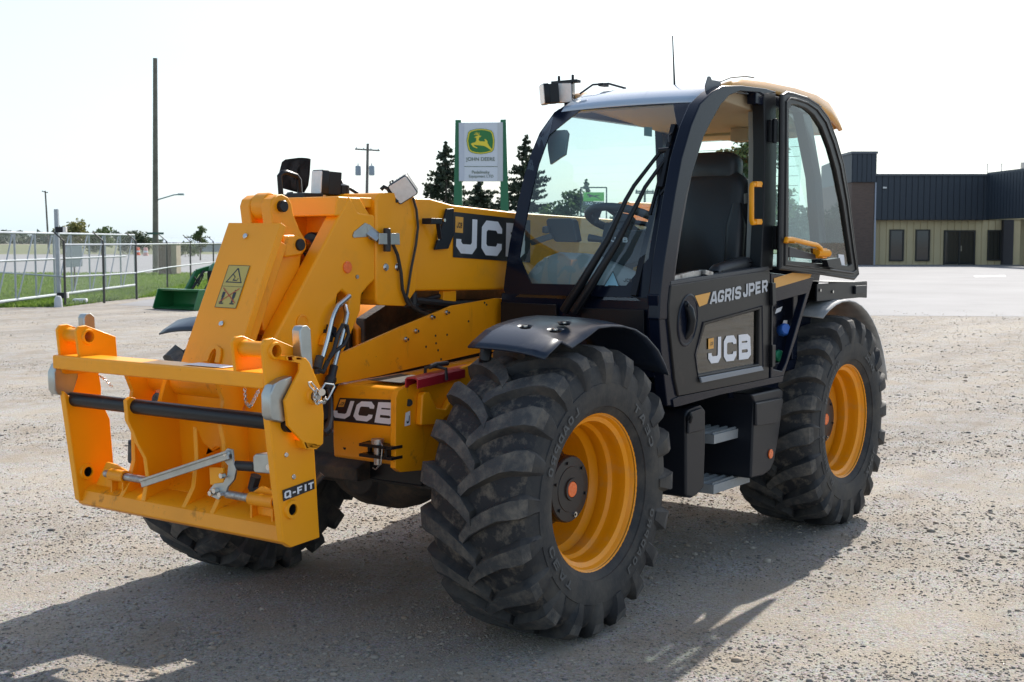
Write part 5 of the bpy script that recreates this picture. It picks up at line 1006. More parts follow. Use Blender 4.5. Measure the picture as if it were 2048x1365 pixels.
# ================================================================ SETTING
FH = Vector((math.cos(YAW), math.sin(YAW), 0)); HZ = 484.6
def BP(x, y, d): return Vector((CAM.x, CAM.y, 0))+FH*d+RT*(d*(x-1024)/F_PX)+Vector((0, 0, CAM.z+d*(HZ-y)/F_PX))
def BG(x, d, z=0.0): v = BP(x, HZ, d); v.z = z; return v
def dist_of(y): return CAM.z*F_PX/(y-HZ)
def nodes_mat(name):
    m = bpy.data.materials.new(name); m.use_nodes = True; return m, m.node_tree, m.node_tree.nodes, m.node_tree.links, m.node_tree.nodes['Principled BSDF']
def ground_mat():
    m, t, N, L, b = nodes_mat('gravel_yard'); co = N.new('ShaderNodeTexCoord')
    def noise(sc, det=6, ro=.6, vec=None):
        n = N.new('ShaderNodeTexNoise'); n.inputs['Scale'].default_value = sc; n.inputs['Detail'].default_value = det; n.inputs['Roughness'].default_value = ro; L.new(vec or co.outputs['Object'], n.inputs['Vector']); return n.outputs[0]
    def ramp(src, a, b_, c0, c1):
        r = N.new('ShaderNodeMapRange'); r.inputs[1].default_value = a; r.inputs[2].default_value = b_; r.inputs[3].default_value = c0; r.inputs[4].default_value = c1; L.new(src, r.inputs[0]); return r.outputs[0]
    def mix(f, a, b_):
        x = N.new('ShaderNodeMix'); x.data_type = 'RGBA'
        if isinstance(f, float): x.inputs[0].default_value = f
        else: L.new(f, x.inputs[0])
        for i, c in ((6, a), (7, b_)):
            if isinstance(c, tuple): x.inputs[i].default_value = (*c, 1)
            else: L.new(c, x.inputs[i])
        return x.outputs[2]
    big = noise(.35, 4); mid = noise(2.2, 7, .65); fine = noise(70, 6, .75); grit = noise(190, 4, .7)
    mpg = N.new('ShaderNodeMapping'); mpg.inputs['Rotation'].default_value = (0, 0, -math.atan2(RT.y, RT.x)); mpg.inputs['Scale'].default_value = (.06, .75, 1); L.new(co.outputs['Object'], mpg.inputs[0]); trk = noise(1.0, 5, .55, mpg.outputs[0])
    c = mix(ramp(mid, .35, .68, 0, 1), (.28, .225, .165), (.365, .306, .236))
    c = mix(ramp(trk, .51, .58, 0, .85), c, (.40, .34, .265)); c = mix(ramp(trk, .47, .40, 0, .7), c, (.215, .172, .128))
    c = mix(ramp(big, .45, .66, 0, .55), c, (.225, .193, .16))
    vo = N.new('ShaderNodeTexVoronoi'); vo.inputs['Scale'].default_value = 95; L.new(co.outputs['Object'], vo.inputs['Vector'])
    hs = N.new('ShaderNodeHueSaturation'); hs.inputs['Saturation'].default_value = .25; hs.inputs['Value'].default_value = .50; L.new(vo.outputs['Color'], hs.inputs['Color'])
    pm = noise(3.1, 5); stone = ramp(pm, .38, .62, 0.15, .62)
    c = mix(stone, c, hs.outputs[0]); c = mix(ramp(fine, .50, .68, 0, .6), c, (.13, .115, .10)); c = mix(ramp(grit, .6, .8, 0, .35), c, (.60, .55, .48))
    L.new(c, b.inputs['Base Color']); b.inputs['Roughness'].default_value = .95; b.inputs['Specular IOR Level'].default_value = .2
    ad = N.new('ShaderNodeMath'); ad.operation = 'ADD'; m1 = N.new('ShaderNodeMath'); m1.operation = 'MULTIPLY'; m1.inputs[1].default_value = .6; L.new(fine, m1.inputs[0]); m2 = N.new('ShaderNodeMath'); m2.operation = 'MULTIPLY_ADD'; m2.inputs[1].default_value = 2.2; L.new(mid, m2.inputs[0]); L.new(m1.outputs[0], m2.inputs[2]); m3 = N.new('ShaderNodeMath'); m3.operation = 'MULTIPLY_ADD'; m3.inputs[1].default_value = -.35; L.new(vo.outputs['Distance'], m3.inputs[0]); L.new(m2.outputs[0], m3.inputs[2])
    bp = N.new('ShaderNodeBump'); bp.inputs['Strength'].default_value = .8; bp.inputs['Distance'].default_value = .014; L.new(m3.outputs[0], bp.inputs['Height']); L.new(bp.outputs[0], b.inputs['Normal'])
    return m
def sheet(name, pts, z, m, px=True):
    P = [GR(a, b) for a, b in pts] if px else [Vector(p) for p in pts]
    mb = MB(); f = tuple(range(len(P))); tr = tessellate_polygon([P]); mb.add([(p.x, p.y, z) for p in P], [tuple(t) for t in tr])
    o = build(name, mb, m, None, 0, 0); 
    if o.data.polygons[0].normal.z < 0: o.data.flip_normals()
    return structure(o)
mb = MB(); mb.add([(-2600,-2600,0),(2600,-2600,0),(2600,2600,0),(-2600,2600,0)], [(0,1,2,3)]); g = build('ground', mb, ground_mat(), None, 0, 0); structure(g)
lotm = mat('pale_asphalt', (.245, .24, .245), .85, var=.10, vscale=.25, dust=(.215,.21,.21), dscale=.6, damt=(.55,.8), dmax=.6, bump=.3, bscale=60, spec=.3)
sheet('paved_lot', [(4200,638),(2048,634),(1735,632),(1000,622),(440,617),(230,611),(330,594),(440,589),(720,576),(720,505),(4200,500)], .004, lotm)
sheet('road', [(-7000,547),(720,546),(720,509.5),(-7000,510)], .008, mat('road_asphalt', (.235, .235, .24), .85, var=.08, vscale=.3, spec=.3))
lawnm = mat('lawn_soil', (.13, .20, .036), .9, var=.3, vscale=.6, dust=(.16,.19,.05), dscale=.4, damt=(.5,.7), dmax=.6, bump=.6, bscale=25)
lawn_px = [(-7000,618),(0,616),(131,614),(211,603.5),(321,592.5),(440,588),(720,575),(720,547.5),(-7000,548)]
sheet('lawn', lawn_px, .006, lawnm)
fieldm = mat('field_soil', (.11, .125, .05), .95, var=.3, vscale=.05, dust=(.2,.18,.09), dscale=.02, damt=(.5,.7))
sheet('field', [(-7000,509),(4200,509),(4200,489),(-7000,489)], .005, fieldm)
# painted marking on the lot near the building
sheet('painted_marking', [(1948,552.5),(2010,551.5),(2012,553.5),(1950,554.5)], .009, M['white_print'])

# loose stones on the yard (uncountable)
def icosa():
    t = (1+5**.5)/2; v = np.array([(-1,t,0),(1,t,0),(-1,-t,0),(1,-t,0),(0,-1,t),(0,1,t),(0,-1,-t),(0,1,-t),(t,0,-1),(t,0,1),(-t,0,-1),(-t,0,1)], float); v /= np.linalg.norm(v[0])
    f = np.array([(0,11,5),(0,5,1),(0,1,7),(0,7,10),(0,10,11),(1,5,9),(5,11,4),(11,10,2),(10,7,6),(7,1,8),(3,9,4),(3,4,2),(3,2,6),(3,6,8),(3,8,9),(4,9,5),(2,4,11),(6,2,10),(8,6,7),(9,8,1)]); return v, f
def numpy_mesh(name, V, F, m):
    me = bpy.data.meshes.new(name); k = F.shape[1]
    me.vertices.add(len(V)); me.vertices.foreach_set('co', V.astype(np.float32).ravel())
    me.loops.add(F.size); me.loops.foreach_set('vertex_index', F.astype(np.int32).ravel())
    me.polygons.add(len(F)); me.polygons.foreach_set('loop_start', np.arange(0, F.size, k, dtype=np.int32)); me.polygons.foreach_set('loop_total', np.full(len(F), k, dtype=np.int32))
    me.update(calc_edges=True); me.validate(); me.materials.append(m); return me
def vnoise(x, y, s):
    return (np.sin(x*1.7*s+1.3*np.sin(y*1.1*s))+np.sin(y*2.3*s+1.7*np.sin(x*.9*s+.5))+np.sin((x+y)*1.1*s+2*np.sin((x-y)*.7*s)))/3
octa = (np.array([(1,0,0),(-1,0,0),(0,1,0),(0,-1,0),(0,0,1),(0,0,-1)], float), np.array([(0,2,4),(2,1,4),(1,3,4),(3,0,4),(2,0,5),(1,2,5),(3,1,5),(0,3,5)]))
def stones(n, base, mean, sig, lo, hi, thr):
    V0, F0 = base; nv = len(V0)
    r = 2.4*np.exp(rng.random(n)*math.log(34/2.4)); a = YAW+(rng.random(n)-.5)*math.radians(76)
    X = CAM.x+r*np.cos(a); Y = CAM.y+r*np.sin(a)
    dpt = (X-CAM.x)*FH.x+(Y-CAM.y)*FH.y; lat = (X-CAM.x)*RT.x+(Y-CAM.y)*RT.y
    keep = (vnoise(X, Y, 1.1)+.7*vnoise(X+9, Y-4, 3.1)+.95*np.sin(dpt*1.9+.5*np.sin(lat*.35))+.12*lat+rng.normal(0, .5, n)) > thr+.15
    X, Y, r = X[keep], Y[keep], r[keep]; n = len(X)
    sz = np.clip(np.exp(rng.normal(math.log(mean), sig, n))*(1+r/60), lo, hi)
    V = V0[None]*(1+rng.normal(0, .18, (n, nv, 1))); V = V*np.stack([sz*rng.uniform(.8,1.6,n), sz*rng.uniform(.7,1.2,n), sz*rng.uniform(.4,.75,n)], 1)[:, None]
    ang = rng.random(n)*6.28; ca, sa = np.cos(ang), np.sin(ang)
    Vx = V[:,:,0]*ca[:,None]-V[:,:,1]*sa[:,None]+X[:,None]; Vy = V[:,:,0]*sa[:,None]+V[:,:,1]*ca[:,None]+Y[:,None]; Vz = V[:,:,2]+sz[:,None]*.20
    return np.stack([Vx, Vy, Vz], 2).reshape(-1, 3), (F0[None]+nv*np.arange(n)[:,None,None]).reshape(-1, 3)
VA, FA = stones(34000, icosa(), .0070, .40, .005, .022, .05); VB, FB = stones(270000, octa, .0038, .38, .002, .009, -.85)
VV = np.concatenate([VA, VB]); FF = np.concatenate([FA, FB+len(VA)])
m, t, N, L, b = nodes_mat('stone'); ge = N.new('ShaderNodeNewGeometry'); rp_ = N.new('ShaderNodeValToRGB'); rp_.color_ramp.interpolation = 'LINEAR'
els = rp_.color_ramp.elements; els[0].position = 0; els[0].color = (.14,.13,.125,1); els[1].position = 1; els[1].color = (.40,.345,.28,1)
for p_, c_ in ((.25,(.25,.225,.20,1)),(.5,(.34,.30,.25,1)),(.72,(.32,.245,.18,1)),(.86,(.36,.32,.27,1))): e_ = els.new(p_); e_.color = c_
L.new(ge.outputs['Random Per Island'], rp_.inputs[0]); L.new(rp_.outputs[0], b.inputs['Base Color']); b.inputs['Roughness'].default_value = .85
o = link('gravel_stones', numpy_mesh('gravel_stones', VV, FF, m)); o.data.polygons.foreach_set('use_smooth', [True]*len(o.data.polygons)); stuff(tag(o, 'loose grey and tan gravel stones strewn over the yard', 'gravel'))

# grass blades on the lawn (uncountable)
P = [GR(a_, b_) for a_, b_ in lawn_px]
def in_poly(x, y, P):
    ins = np.zeros(len(x), bool); j = len(P)-1
    for i in range(len(P)):
        xi, yi, xj, yj = P[i].x, P[i].y, P[j].x, P[j].y
        ins ^= ((yi > y) != (yj > y)) & (x < (xj-xi)*(y-yi)/(yj-yi+1e-12)+xi); j = i
    return ins
k = 90000; px_ = rng.uniform(-120, 700, k); dd = 32+(rng.random(k)**1.6)*40
Q = np.array([CAM.x, CAM.y])[None]+np.outer(dd, [FH.x, FH.y])+np.outer(dd*(px_-1024)/F_PX, [RT.x, RT.y])
ok = in_poly(Q[:,0], Q[:,1], P); Q = Q[ok]; k = len(Q); hgt = rng.uniform(.05,.13,k); an_ = rng.random(k)*6.28; w_ = rng.uniform(.02,.05,k)
dx, dy = np.cos(an_)*w_, np.sin(an_)*w_; lean = rng.normal(0,.03,(k,2))
V = np.stack([np.stack([Q[:,0]-dx, Q[:,1]-dy, np.zeros(k)],1), np.stack([Q[:,0]+dx, Q[:,1]+dy, np.zeros(k)],1), np.stack([Q[:,0]+lean[:,0], Q[:,1]+lean[:,1], hgt],1)],1).reshape(-1,3)
def leafmat(name, c0, c1, tr=.25):
    m, t, N, L, b = nodes_mat(name); ge = N.new('ShaderNodeNewGeometry'); mx_ = N.new('ShaderNodeMix'); mx_.data_type = 'RGBA'; mx_.inputs[6].default_value = (*c0,1); mx_.inputs[7].default_value = (*c1,1); L.new(ge.outputs['Random Per Island'], mx_.inputs[0]); L.new(mx_.outputs[2], b.inputs['Base Color']); b.inputs['Roughness'].default_value = .65
    tl_ = N.new('ShaderNodeBsdfTranslucent'); L.new(mx_.outputs[2], tl_.inputs[0]); ms = N.new('ShaderNodeMixShader'); ms.inputs[0].default_value = tr; L.new(b.outputs[0], ms.inputs[1]); L.new(tl_.outputs[0], ms.inputs[2]); L.new(ms.outputs[0], N['Material Output'].inputs[0]); return m
o = link('grass', numpy_mesh('grass', V, np.arange(3*k).reshape(-1,3), leafmat('grass_blade', (.11,.19,.025), (.22,.31,.06), .35))); stuff(tag(o, 'short mown green grass of the lawn strip by the gate', 'grass'))

# ---------------------------------------------------------------- trees
LM = dict(green=leafmat('leaf_green', (.055,.09,.03), (.12,.165,.06), .35), yellowish=leafmat('leaf_yellow_green', (.13,.14,.04), (.24,.22,.07)), dark=leafmat('leaf_dark', (.025,.045,.020), (.06,.085,.035)), spruce=leafmat('spruce_needles', (.030,.048,.030), (.065,.085,.050), .3), autumn=leafmat('leaf_autumn', (.10,.11,.04), (.24,.17,.07)))
bark = mat('bark', (.09,.075,.06), .9, var=.3, vscale=8, bump=.5, bscale=30)
def leaf_cards(C, size, R):
    k = len(C); u = R.normal(0,1,(k,3)); u /= np.linalg.norm(u,axis=1)[:,None]; w = R.normal(0,1,(k,3)); w -= (w*u).sum(1)[:,None]*u; w /= np.linalg.norm(w,axis=1)[:,None]
    s = size*R.uniform(.6,1.4,k)[:,None]; V = np.stack([C-u*s, C+w*s*.55, C+u*s, C-w*s*.55],1).reshape(-1,3); return V, np.arange(4*k).reshape(-1,4)
def tree(name, label, base, h, w, m, cat='tree', group=None, n=3600, leaf=.16, trunk=.25, seed=1, lobes=9):
    R = np.random.default_rng(seed); root = empty(name, base); tag(root, label, cat, group); base = Vector(base)
    mb = MB(); ht = h*trunk; r0 = max(.04, h*.022); tops = []
    mb.tube([base, base+Vector((0,0,ht)), base+Vector((w*.03,0,h*.6)), base+Vector((0,0,h*.85))], [r0, r0*.75, r0*.4, r0*.12], 8)
    L = []
    for i in range(lobes):
        a = 2*math.pi*i/lobes*1.62+R.normal(0,.3); zz = ht+(h-ht)*(.15+.75*(i+.5)/lobes); rad = w/2*(.62*math.sin(math.pi*min(.95, .18+.8*(zz-ht)/(h-ht)))+.12)
        c = base+Vector((math.cos(a)*rad, math.sin(a)*rad, zz)); L.append((c, w*.25*R.uniform(.75,1.25)))
        mb.tube([base+Vector((0,0,max(ht*.8, zz-h*.22))), base.lerp(c, .5)+Vector((0,0,(zz)*.25)), c], [r0*.45, r0*.25, r0*.08], 6)
    L.append((base+Vector((0,0,h*.9)), w*.16)); L.append((base+Vector((0,0,h*.6)), w*.30))
    build('trunk', mb, bark, root)
    pts = []
    tot = sum(s**2 for _, s in L)
    for c, s in L:
        k = int(n*s*s/tot); d = R.normal(0,1,(k,3)); d /= np.linalg.norm(d,axis=1)[:,None]; rr = s*(R.random(k)**.45)*R.uniform(.75,1.15,k); q = np.array(c)+d*rr[:,None]*np.array([1,1,.8]); pts.append(q)
    C = np.concatenate(pts); C = C[C[:,2] > base.z+.1]; V, F = leaf_cards(C-np.array(base), leaf, R); me = numpy_mesh('crown', V, F, m)
    o = link('crown', me, root, base); return root
def spruce(label, base, h, w, seed=1, n=46, group=None):
    R = np.random.default_rng(seed); base = Vector(base); root = empty('spruce_tree', base); tag(root, label, 'tree', group)
    mb = MB(); mb.tube([base, base+Vector((0,0,h*.6)), base+Vector((0,0,h))], [h*.018, h*.010, h*.002], 8)
    pts = []; lev = n
    for i in range(lev):
        t = i/(lev-1); zz = h*(.10+.89*t); rad = w/2*(1-t)**.82*R.uniform(.75,1.2)+.06; nb = 6 if t < .8 else 4
        for j in range(nb):
            if R.random() < .24: continue
            a = R.random()*6.28; L = rad*R.uniform(.55,1.2); k = max(3, int(9+L*34))
            s = np.linspace(.12, 1, k); x = np.cos(a)*L*s; y = np.sin(a)*L*s; z = zz-.22*L*s+.20*L*s**3
            if i % 4 == 0: mb.tube([base+Vector((x[0],y[0],z[0])), base+Vector((x[-1],y[-1],z[-1]))], [.02,.006], 4)
            pts.append(np.stack([x,y,z],1)+R.normal(0,.035,(k,3))*np.array([1,1,.7])-np.array([0,0,1])*R.random((k,1))*.14)
    build('trunk', mb, bark, root)
    C = np.concatenate(pts); V, F = leaf_cards(C, .125, R); link('crown', numpy_mesh('crown', V, F, LM['spruce']), root, base); return root
spruce('tall dark spruce behind left post of the green and white sign', BG(893,80), 7.9, 5.6, 3)
spruce('tall spruce between green and white sign and the cab windscreen', BG(1052,84), 8.6, 6.4, 4)
spruce('lower broad spruce seen under the green and white sign', BG(962,92), 6.2, 7.4, 5)
tree('shrub', 'yellow green shrub left of the sign spruce', BG(868,100), 3.2, 3.0, LM['yellowish'], 'shrub', seed=6, n=1200, trunk=.1)
tree('deciduous_tree', 'round yellow green roadside tree behind the tall gate post', BG(148,190), 4.6, 5.0, LM['yellowish'], seed=7, n=1800, trunk=.15, leaf=.22)
tree('deciduous_tree', 'small dark tree right of the gate behind the fence', BG(205,170), 3.5, 3.6, LM['green'], seed=8, n=1300, trunk=.12, leaf=.2)
tree('shrub', 'low dark shrub beside the road left of the utility pole', BG(268,180), 2.9, 4.6, LM['dark'], 'shrub', seed=9, n=1300, trunk=.1, leaf=.2)
tree('shrub', 'low dark shrub at the road edge above the orange barrel', BG(286,176), 2.4, 2.2, LM['dark'], 'shrub', seed=10, n=700, trunk=.1, leaf=.18)
tree('shrub', 'low green shrub right of the brown wooden bin', BG(372,150), 1.6, 3.0, LM['green'], 'shrub', seed=11, n=800, trunk=.1, leaf=.15)
tree('sapling', 'slim upright young tree left of the yellow link plate', BG(402,120), 3.3, 1.25, LM['green'], 'tree', seed=12, n=900, trunk=.2, leaf=.12, lobes=16)
tree('deciduous_tree', 'leafy green tree seen through left part of the windscreen', BG(1138,75), 4.8, 3.0, LM['green'], seed=13, n=3000, trunk=.2, leaf=.13)
tree('shrub', 'bushy shrub seen through windscreen left edge', BG(1088,80), 3.6, 1.9, LM['green'], 'shrub', seed=14, n=1400, trunk=.1, leaf=.13)
spruce('thin spruce rising behind the bright green panel sign', BG(1172,95), 6.3, 2.2, 15, n=24)
tree('deciduous_tree', 'broad low green tree seen through windscreen right of the bright green sign', BG(1262,85), 4.2, 3.4, LM['green'], seed=16, n=2600, trunk=.15, leaf=.14)
tree('shrub', 'low shrub seen through windscreen beside the wiper blade', BG(1318,90), 2.9, 2.4, LM['green'], 'shrub', seed=17, n=1200, trunk=.1, leaf=.14)
tree('shrub', 'low shrub seen through windscreen just right of the bright green sign', BG(1220,82), 3.0, 1.6, LM['yellowish'], 'shrub', seed=27, n=900, trunk=.1, leaf=.14)
tree('deciduous_tree', 'tall grey green tree seen through cab rear window', BG(1488,62), 7.4, 4.2, LM['green'], seed=18, n=7000, trunk=.2, leaf=.13, lobes=12)
tree('deciduous_tree', 'autumn tinted tree seen through cab rear window left of the taller tree', BG(1446,64), 6.5, 3.0, LM['autumn'], seed=19, n=4200, trunk=.2, leaf=.13)
for i, (x, d, h, w, lab) in enumerate([(1578,96,4.3,4.0,'dark tree seen low through open door glass near its hinge side'), (1628,100,4.0,4.2,'dark tree seen low in middle of open door glass'), (1668,98,4.6,3.4,'dark tree seen low through open door glass beside the brick tower')]):
    tree('deciduous_tree', lab, BG(x,d), h, w, LM['dark'], seed=30+i, n=2200, trunk=.15, leaf=.16, group='trees behind the open door glass')
tree('deciduous_tree', 'tree top showing above the roof left of brick tower', BG(1683,125), 10.6, 3.4, LM['green'], seed=20, n=1800, trunk=.3, leaf=.2)
# far wood on the horizon (one mass)
pts = []; R = np.random.default_rng(5)
k = 44000; fx = R.uniform(-3600, 4200, k); fd = R.uniform(1150, 1300, k); hh = 7+5*np.sin(fx*.012)+3*np.sin(fx*.05+1)+2*np.sin(fx*.17)
C = np.array([CAM.x, CAM.y])[None]+np.outer(fd,[FH.x,FH.y])+np.outer(fd*(fx-1024)/F_PX,[RT.x,RT.y]); zz = R.random(k)*np.maximum(2.5, hh)
V, F = leaf_cards(np.concatenate([C, zz[:,None]],1), 3.0, R); o = link('far_wood', numpy_mesh('far_wood', V, F, leafmat('far_leaf', (.06,.085,.06), (.11,.14,.10)))); stuff(tag(o, 'distant band of woodland along the horizon', 'wood'))

# ---------------------------------------------------------------- building
bd_ = 96.0
fascia_m = mat('fascia_metal', (.030,.040,.055), .55, var=.05); tan_m = mat('tan_siding', (.60,.49,.29), .65, var=.06, vscale=.8); brick_m, t, N, L, b = nodes_mat('brick')
bt = N.new('ShaderNodeTexBrick'); bt.inputs['Scale'].default_value = 9; bt.inputs['Color1'].default_value = (.17,.11,.085,1); bt.inputs['Color2'].default_value = (.12,.08,.065,1); bt.inputs['Mortar'].default_value = (.12,.11,.10,1); co = N.new('ShaderNodeTexCoord'); sx_ = N.new('ShaderNodeSeparateXYZ'); cx_ = N.new('ShaderNodeCombineXYZ'); ad_ = N.new('ShaderNodeMath'); L.new(co.outputs['Object'], sx_.inputs[0]); L.new(sx_.outputs[0], ad_.inputs[0]); L.new(sx_.outputs[1], ad_.inputs[1]); L.new(ad_.outputs[0], cx_.inputs[0]); L.new(sx_.outputs[2], cx_.inputs[1]); L.new(cx_.outputs[0], bt.inputs['Vector']); L.new(bt.outputs['Color'], b.inputs['Base Color']); b.inputs['Roughness'].default_value = .9
frame_m = mat('dark_frame', (.03,.028,.025), .5); pane_m = mat('window_pane', (.012,.016,.02), .06, spec=.8)
sc = bd_/F_PX
def bpt(x, y, dd=0.0): return BP(x, y, bd_+dd)
def fbox(mb, x0, x1, y0, y1, d0, d1):      # box given in facade pixels and depth offsets (metres)
    q = [BP(x0,y1,bd_), BP(x1,y1,bd_), BP(x1,y0,bd_), BP(x0,y0,bd_)]; mb.prism([p+FH*d0 for p in q], FH*(d1-d0)); return mb
bl_ = empty('commercial_building', bpt(1850,530)); tag(bl_, 'long low building with navy metal fascia, tan siding and brick tower', 'building')
BB = lambda name, mb, m, par=bl_, **k: build(name, mb, m, par, **k)
mb = MB(); fbox(mb,1743,2300,441,531,.25,8); fbox(mb,1743,2300,354,440,.1,8); BB('wall', mb, tan_m)
fas = MB(); fbox(fas,1743,1968,353,441,-.55,.1); BB('fascia', fas, fascia_m)
step_ = 11.8; x = 1744.0; pm_ = None
while x < 1966:
    if pm_ is None:
        mb = MB(); fbox(mb, x, x+step_-1.2, 355, 440.5, -.62, -.55); pm_ = BB('fascia_panel', mb, fascia_m, bevel=.01); x00 = x
    else:
        o = bpy.data.objects.new('fascia_panel', pm_.data); COL.objects.link(o); o.parent = bl_; o.location = pm_.location+RT*((x-x00)*sc)
    x += step_
mb = MB(); fbox(mb,1741,1970,350.5,355,-.72,.2); BB('roof_edge', mb, mat('roof_edge', (.06,.07,.085), .5))
step_ = 13.6; x = 1745.0; pm_ = None
while x < 2018:
    if pm_ is None:
        mb = MB(); fbox(mb, x, x+step_-1.5, 441.5, 530.5, .19, .25); pm_ = BB('siding_panel', mb, tan_m, bevel=.008); x00 = x
    else:
        o = bpy.data.objects.new('siding_panel', pm_.data); COL.objects.link(o); o.parent = bl_; o.location = pm_.location+RT*((x-x00)*sc)
    x += step_
for (x0, x1, y0, y1) in [(1779,1805,461,521),(1831,1857,461,521),(1975,2000,462,520)]:
    mb = MB()
    for r4 in ((x0-1.5,x1+1.5,y0-1.5,y0+1.2),(x0-1.5,x1+1.5,y1-1.2,y1+1.5),(x0-1.5,x0+1.2,y0+1.2,y1-1.2),(x1-1.2,x1+1.5,y0+1.2,y1-1.2)): fbox(mb,*r4,.06,.20)
    wn = BB('window', mb, frame_m); mb = MB(); fbox(mb,x0+1,x1-1,y0+1,y1-1,.13,.17); BB('pane', mb, pane_m, wn)
mb = MB()
for r4 in ((1886,1949,461,464),(1886,1889,464,530),(1946,1949,464,530),(1916,1919,464,530)): fbox(mb,*r4,.05,.20)
dr_ = BB('entrance_door', mb, frame_m)
for (x0, x1) in ((1889,1916),(1919,1946)): mb = MB(); fbox(mb,x0,x1,464,529,.12,.16); BB('pane', mb, pane_m, dr_)
mb = MB(); fbox(mb,1919.5,1920.5,492,503,.0,.05); BB('handle', mb, M['chrome'], dr_)
# brick tower at the left end
mb = MB(); fbox(mb,1696,1741,366,532,-.5,3.5); BB('brick_tower', mb, brick_m); 
tw = MB(); fbox(tw,1694,1743,309,367,-.65,3.6); tw_ = BB('tower_fascia', tw, fascia_m)
x = 1696.0
while x < 1741: mb = MB(); fbox(mb,x,x+8.0,312,366,-.70,-.65); BB('tower_panel', mb, fascia_m, tw_); x += 9.3
mb = MB(); fbox(mb,1692,1745,306.5,311,-.75,3.7); BB('tower_cap', mb, mat('tower_cap', (.10,.11,.13), .5), tw_)
mb = MB(); fbox(mb,1741.5,1744.5,367,531,-.60,-.52); BB('downpipe', mb, mat('downpipe', (.35,.38,.45), .4))
# low left return of the fascia behind the tower
mb = MB(); A0, A1 = bpt(1694,310,3.6), bpt(1660,318,16); mb.prism([bpt(1694,311,.5), bpt(1694,366,.5), BP(1640,378,bd_+12), BP(1640,334,bd_+12)], FH*.3); BB('rear_fascia', mb, fascia_m)
mb = MB(); mb.prism([bpt(1697,366,.6), bpt(1697,531,.6), BP(1640,523,bd_+12), BP(1640,378,bd_+12)], FH*.3); BB('rear_wall', mb, brick_m)
# right wing coming towards the yard
i0 = BG(1968,bd_-.55); i1 = BG(2140,bd_-13)
wz0, wz1 = 3.34, 6.62; dirw = (i1-i0); nw_ = Vector((0,0,1)).cross(dirw).normalized(); nw_ = nw_ if nw_.dot(FH) > 0 else -nw_
mb = MB(); mb.prism([i0+Vector((0,0,wz0)), i1+Vector((0,0,wz0)), i1+Vector((0,0,wz1)), i0+Vector((0,0,wz1))], nw_*.4); BB('wing_fascia', mb, fascia_m)
kk = 26
for i in range(kk):
    p0, p1 = i0.lerp(i1, (i+.08)/kk), i0.lerp(i1, (i+.92)/kk); mb = MB(); mb.prism([p0+Vector((0,0,wz0+.02)), p1+Vector((0,0,wz0+.02)), p1+Vector((0,0,wz1-.06)), p0+Vector((0,0,wz1-.06))], -nw_*.06); BB('fascia_panel', mb, fascia_m)
mb = MB(); mb.prism([i0+Vector((0,0,wz1)), i1+Vector((0,0,wz1)), i1+Vector((0,0,wz1+.14)), i0+Vector((0,0,wz1+.14))], nw_*.6); BB('roof_edge', mb, mat('roof_edge2', (.06,.07,.085), .5))
j0, j1 = BG(2022,bd_-1.6)+nw_*.6, i1+nw_*.8
mb = MB(); mb.prism([j0, j1, j1+Vector((0,0,wz0)), j0+Vector((0,0,wz0))], nw_*.3); BB('wing_wall', mb, tan_m)
for i in range(14):
    p0, p1 = j0.lerp(j1, (i+.06)/14), j0.lerp(j1, (i+.94)/14); mb = MB(); mb.prism([p0, p1, p1+Vector((0,0,wz0-.02)), p0+Vector((0,0,wz0-.02))], -nw_*.05); BB('siding_panel', mb, tan_m)
mb = MB(); fbox(mb,2001,2021,441,531,-.3,.22); BB('porch_pillar', mb, mat('porch', (.055,.05,.055), .7))
mb = MB(); fbox(mb,1756,1763,376,379,-.75,-.62); BB('wall_lamp', mb, M['white_lens'])
c = bpt(2046,343,2); mb = MB(); mb.cyl(c, c+Vector((0,0,.6)), .45, 14); BB('roof_vent', mb, M['grey_print'])
for px in (1968,1996): a_, b_ = bpt(px,353,1), bpt(px,330,1); mb = MB(); mb.cyl(a_, b_, .03, 6); mb.beam(b_-RT*.12, b_+RT*.12, .05, .05); BB('roof_mast', mb, M['grey_print'])

# ---------------------------------------------------------------- dealer sign
sd0 = 55.0; ss = sd0/F_PX
grn = mat('sign_green', (.010,.13,.055), .45); wht = mat('sign_white', (.60,.62,.68), .5); emg = mat('emblem_green', (.012,.16,.03), .4); emy = mat('emblem_yellow', (.75,.58,.03), .4); tx = mat('sign_text', (.06,.10,.05), .5)
sg = empty('dealer_sign', BG(963,sd0)); tag(sg, 'tall white sign with yellow leaping deer emblem between two green posts', 'sign')
def sq_(pts, d0, d1): 
    mb = MB(); mb.prism([BP(a, b, sd0)+FH*d0 for a, b in pts], FH*(d1-d0)); return mb
yb_ = HZ+CAM.z*F_PX/sd0
build('post', sq_([(912,244),(923,244),(927,yb_),(905,yb_)], -.15, .25), grn, sg, bevel=.01); build('post', sq_([(1001,243.5),(1012,243),(1022,yb_),(1001,yb_)], -.15, .25), grn, sg, bevel=.01)
pnl = build('sign_panel', sq_([(919,250),(1006,249),(1006,364.5),(919,364.5)], -.22, .10), wht, sg, bevel=.01)
build('panel_strip', sq_([(919,250),(929.5,250),(929.5,364),(919,364)], -.235, -.225), mat('sign_strip', (.50,.52,.60), .5), pnl); build('panel_strip', sq_([(995.5,249.5),(1006,249.5),(1006,364),(995.5,364)], -.235, -.225), M['grey_print'], pnl)
build('panel_seam', sq_([(929,335.3),(996,335.3),(996,336.3),(929,336.3)], -.23, -.222), tx, pnl)
zz_ = lambda l: [(680+a/5.12, 220+b/5.12) for a, b in l]
shield = zz_([(1318,250),(1340,230),(1400,215),(1445,212),(1500,216),(1555,232),(1572,255),(1584,310),(1586,350),(1578,420),(1560,445),(1500,462),(1445,468),(1390,463),(1345,450),(1322,430),(1308,380),(1302,330)])
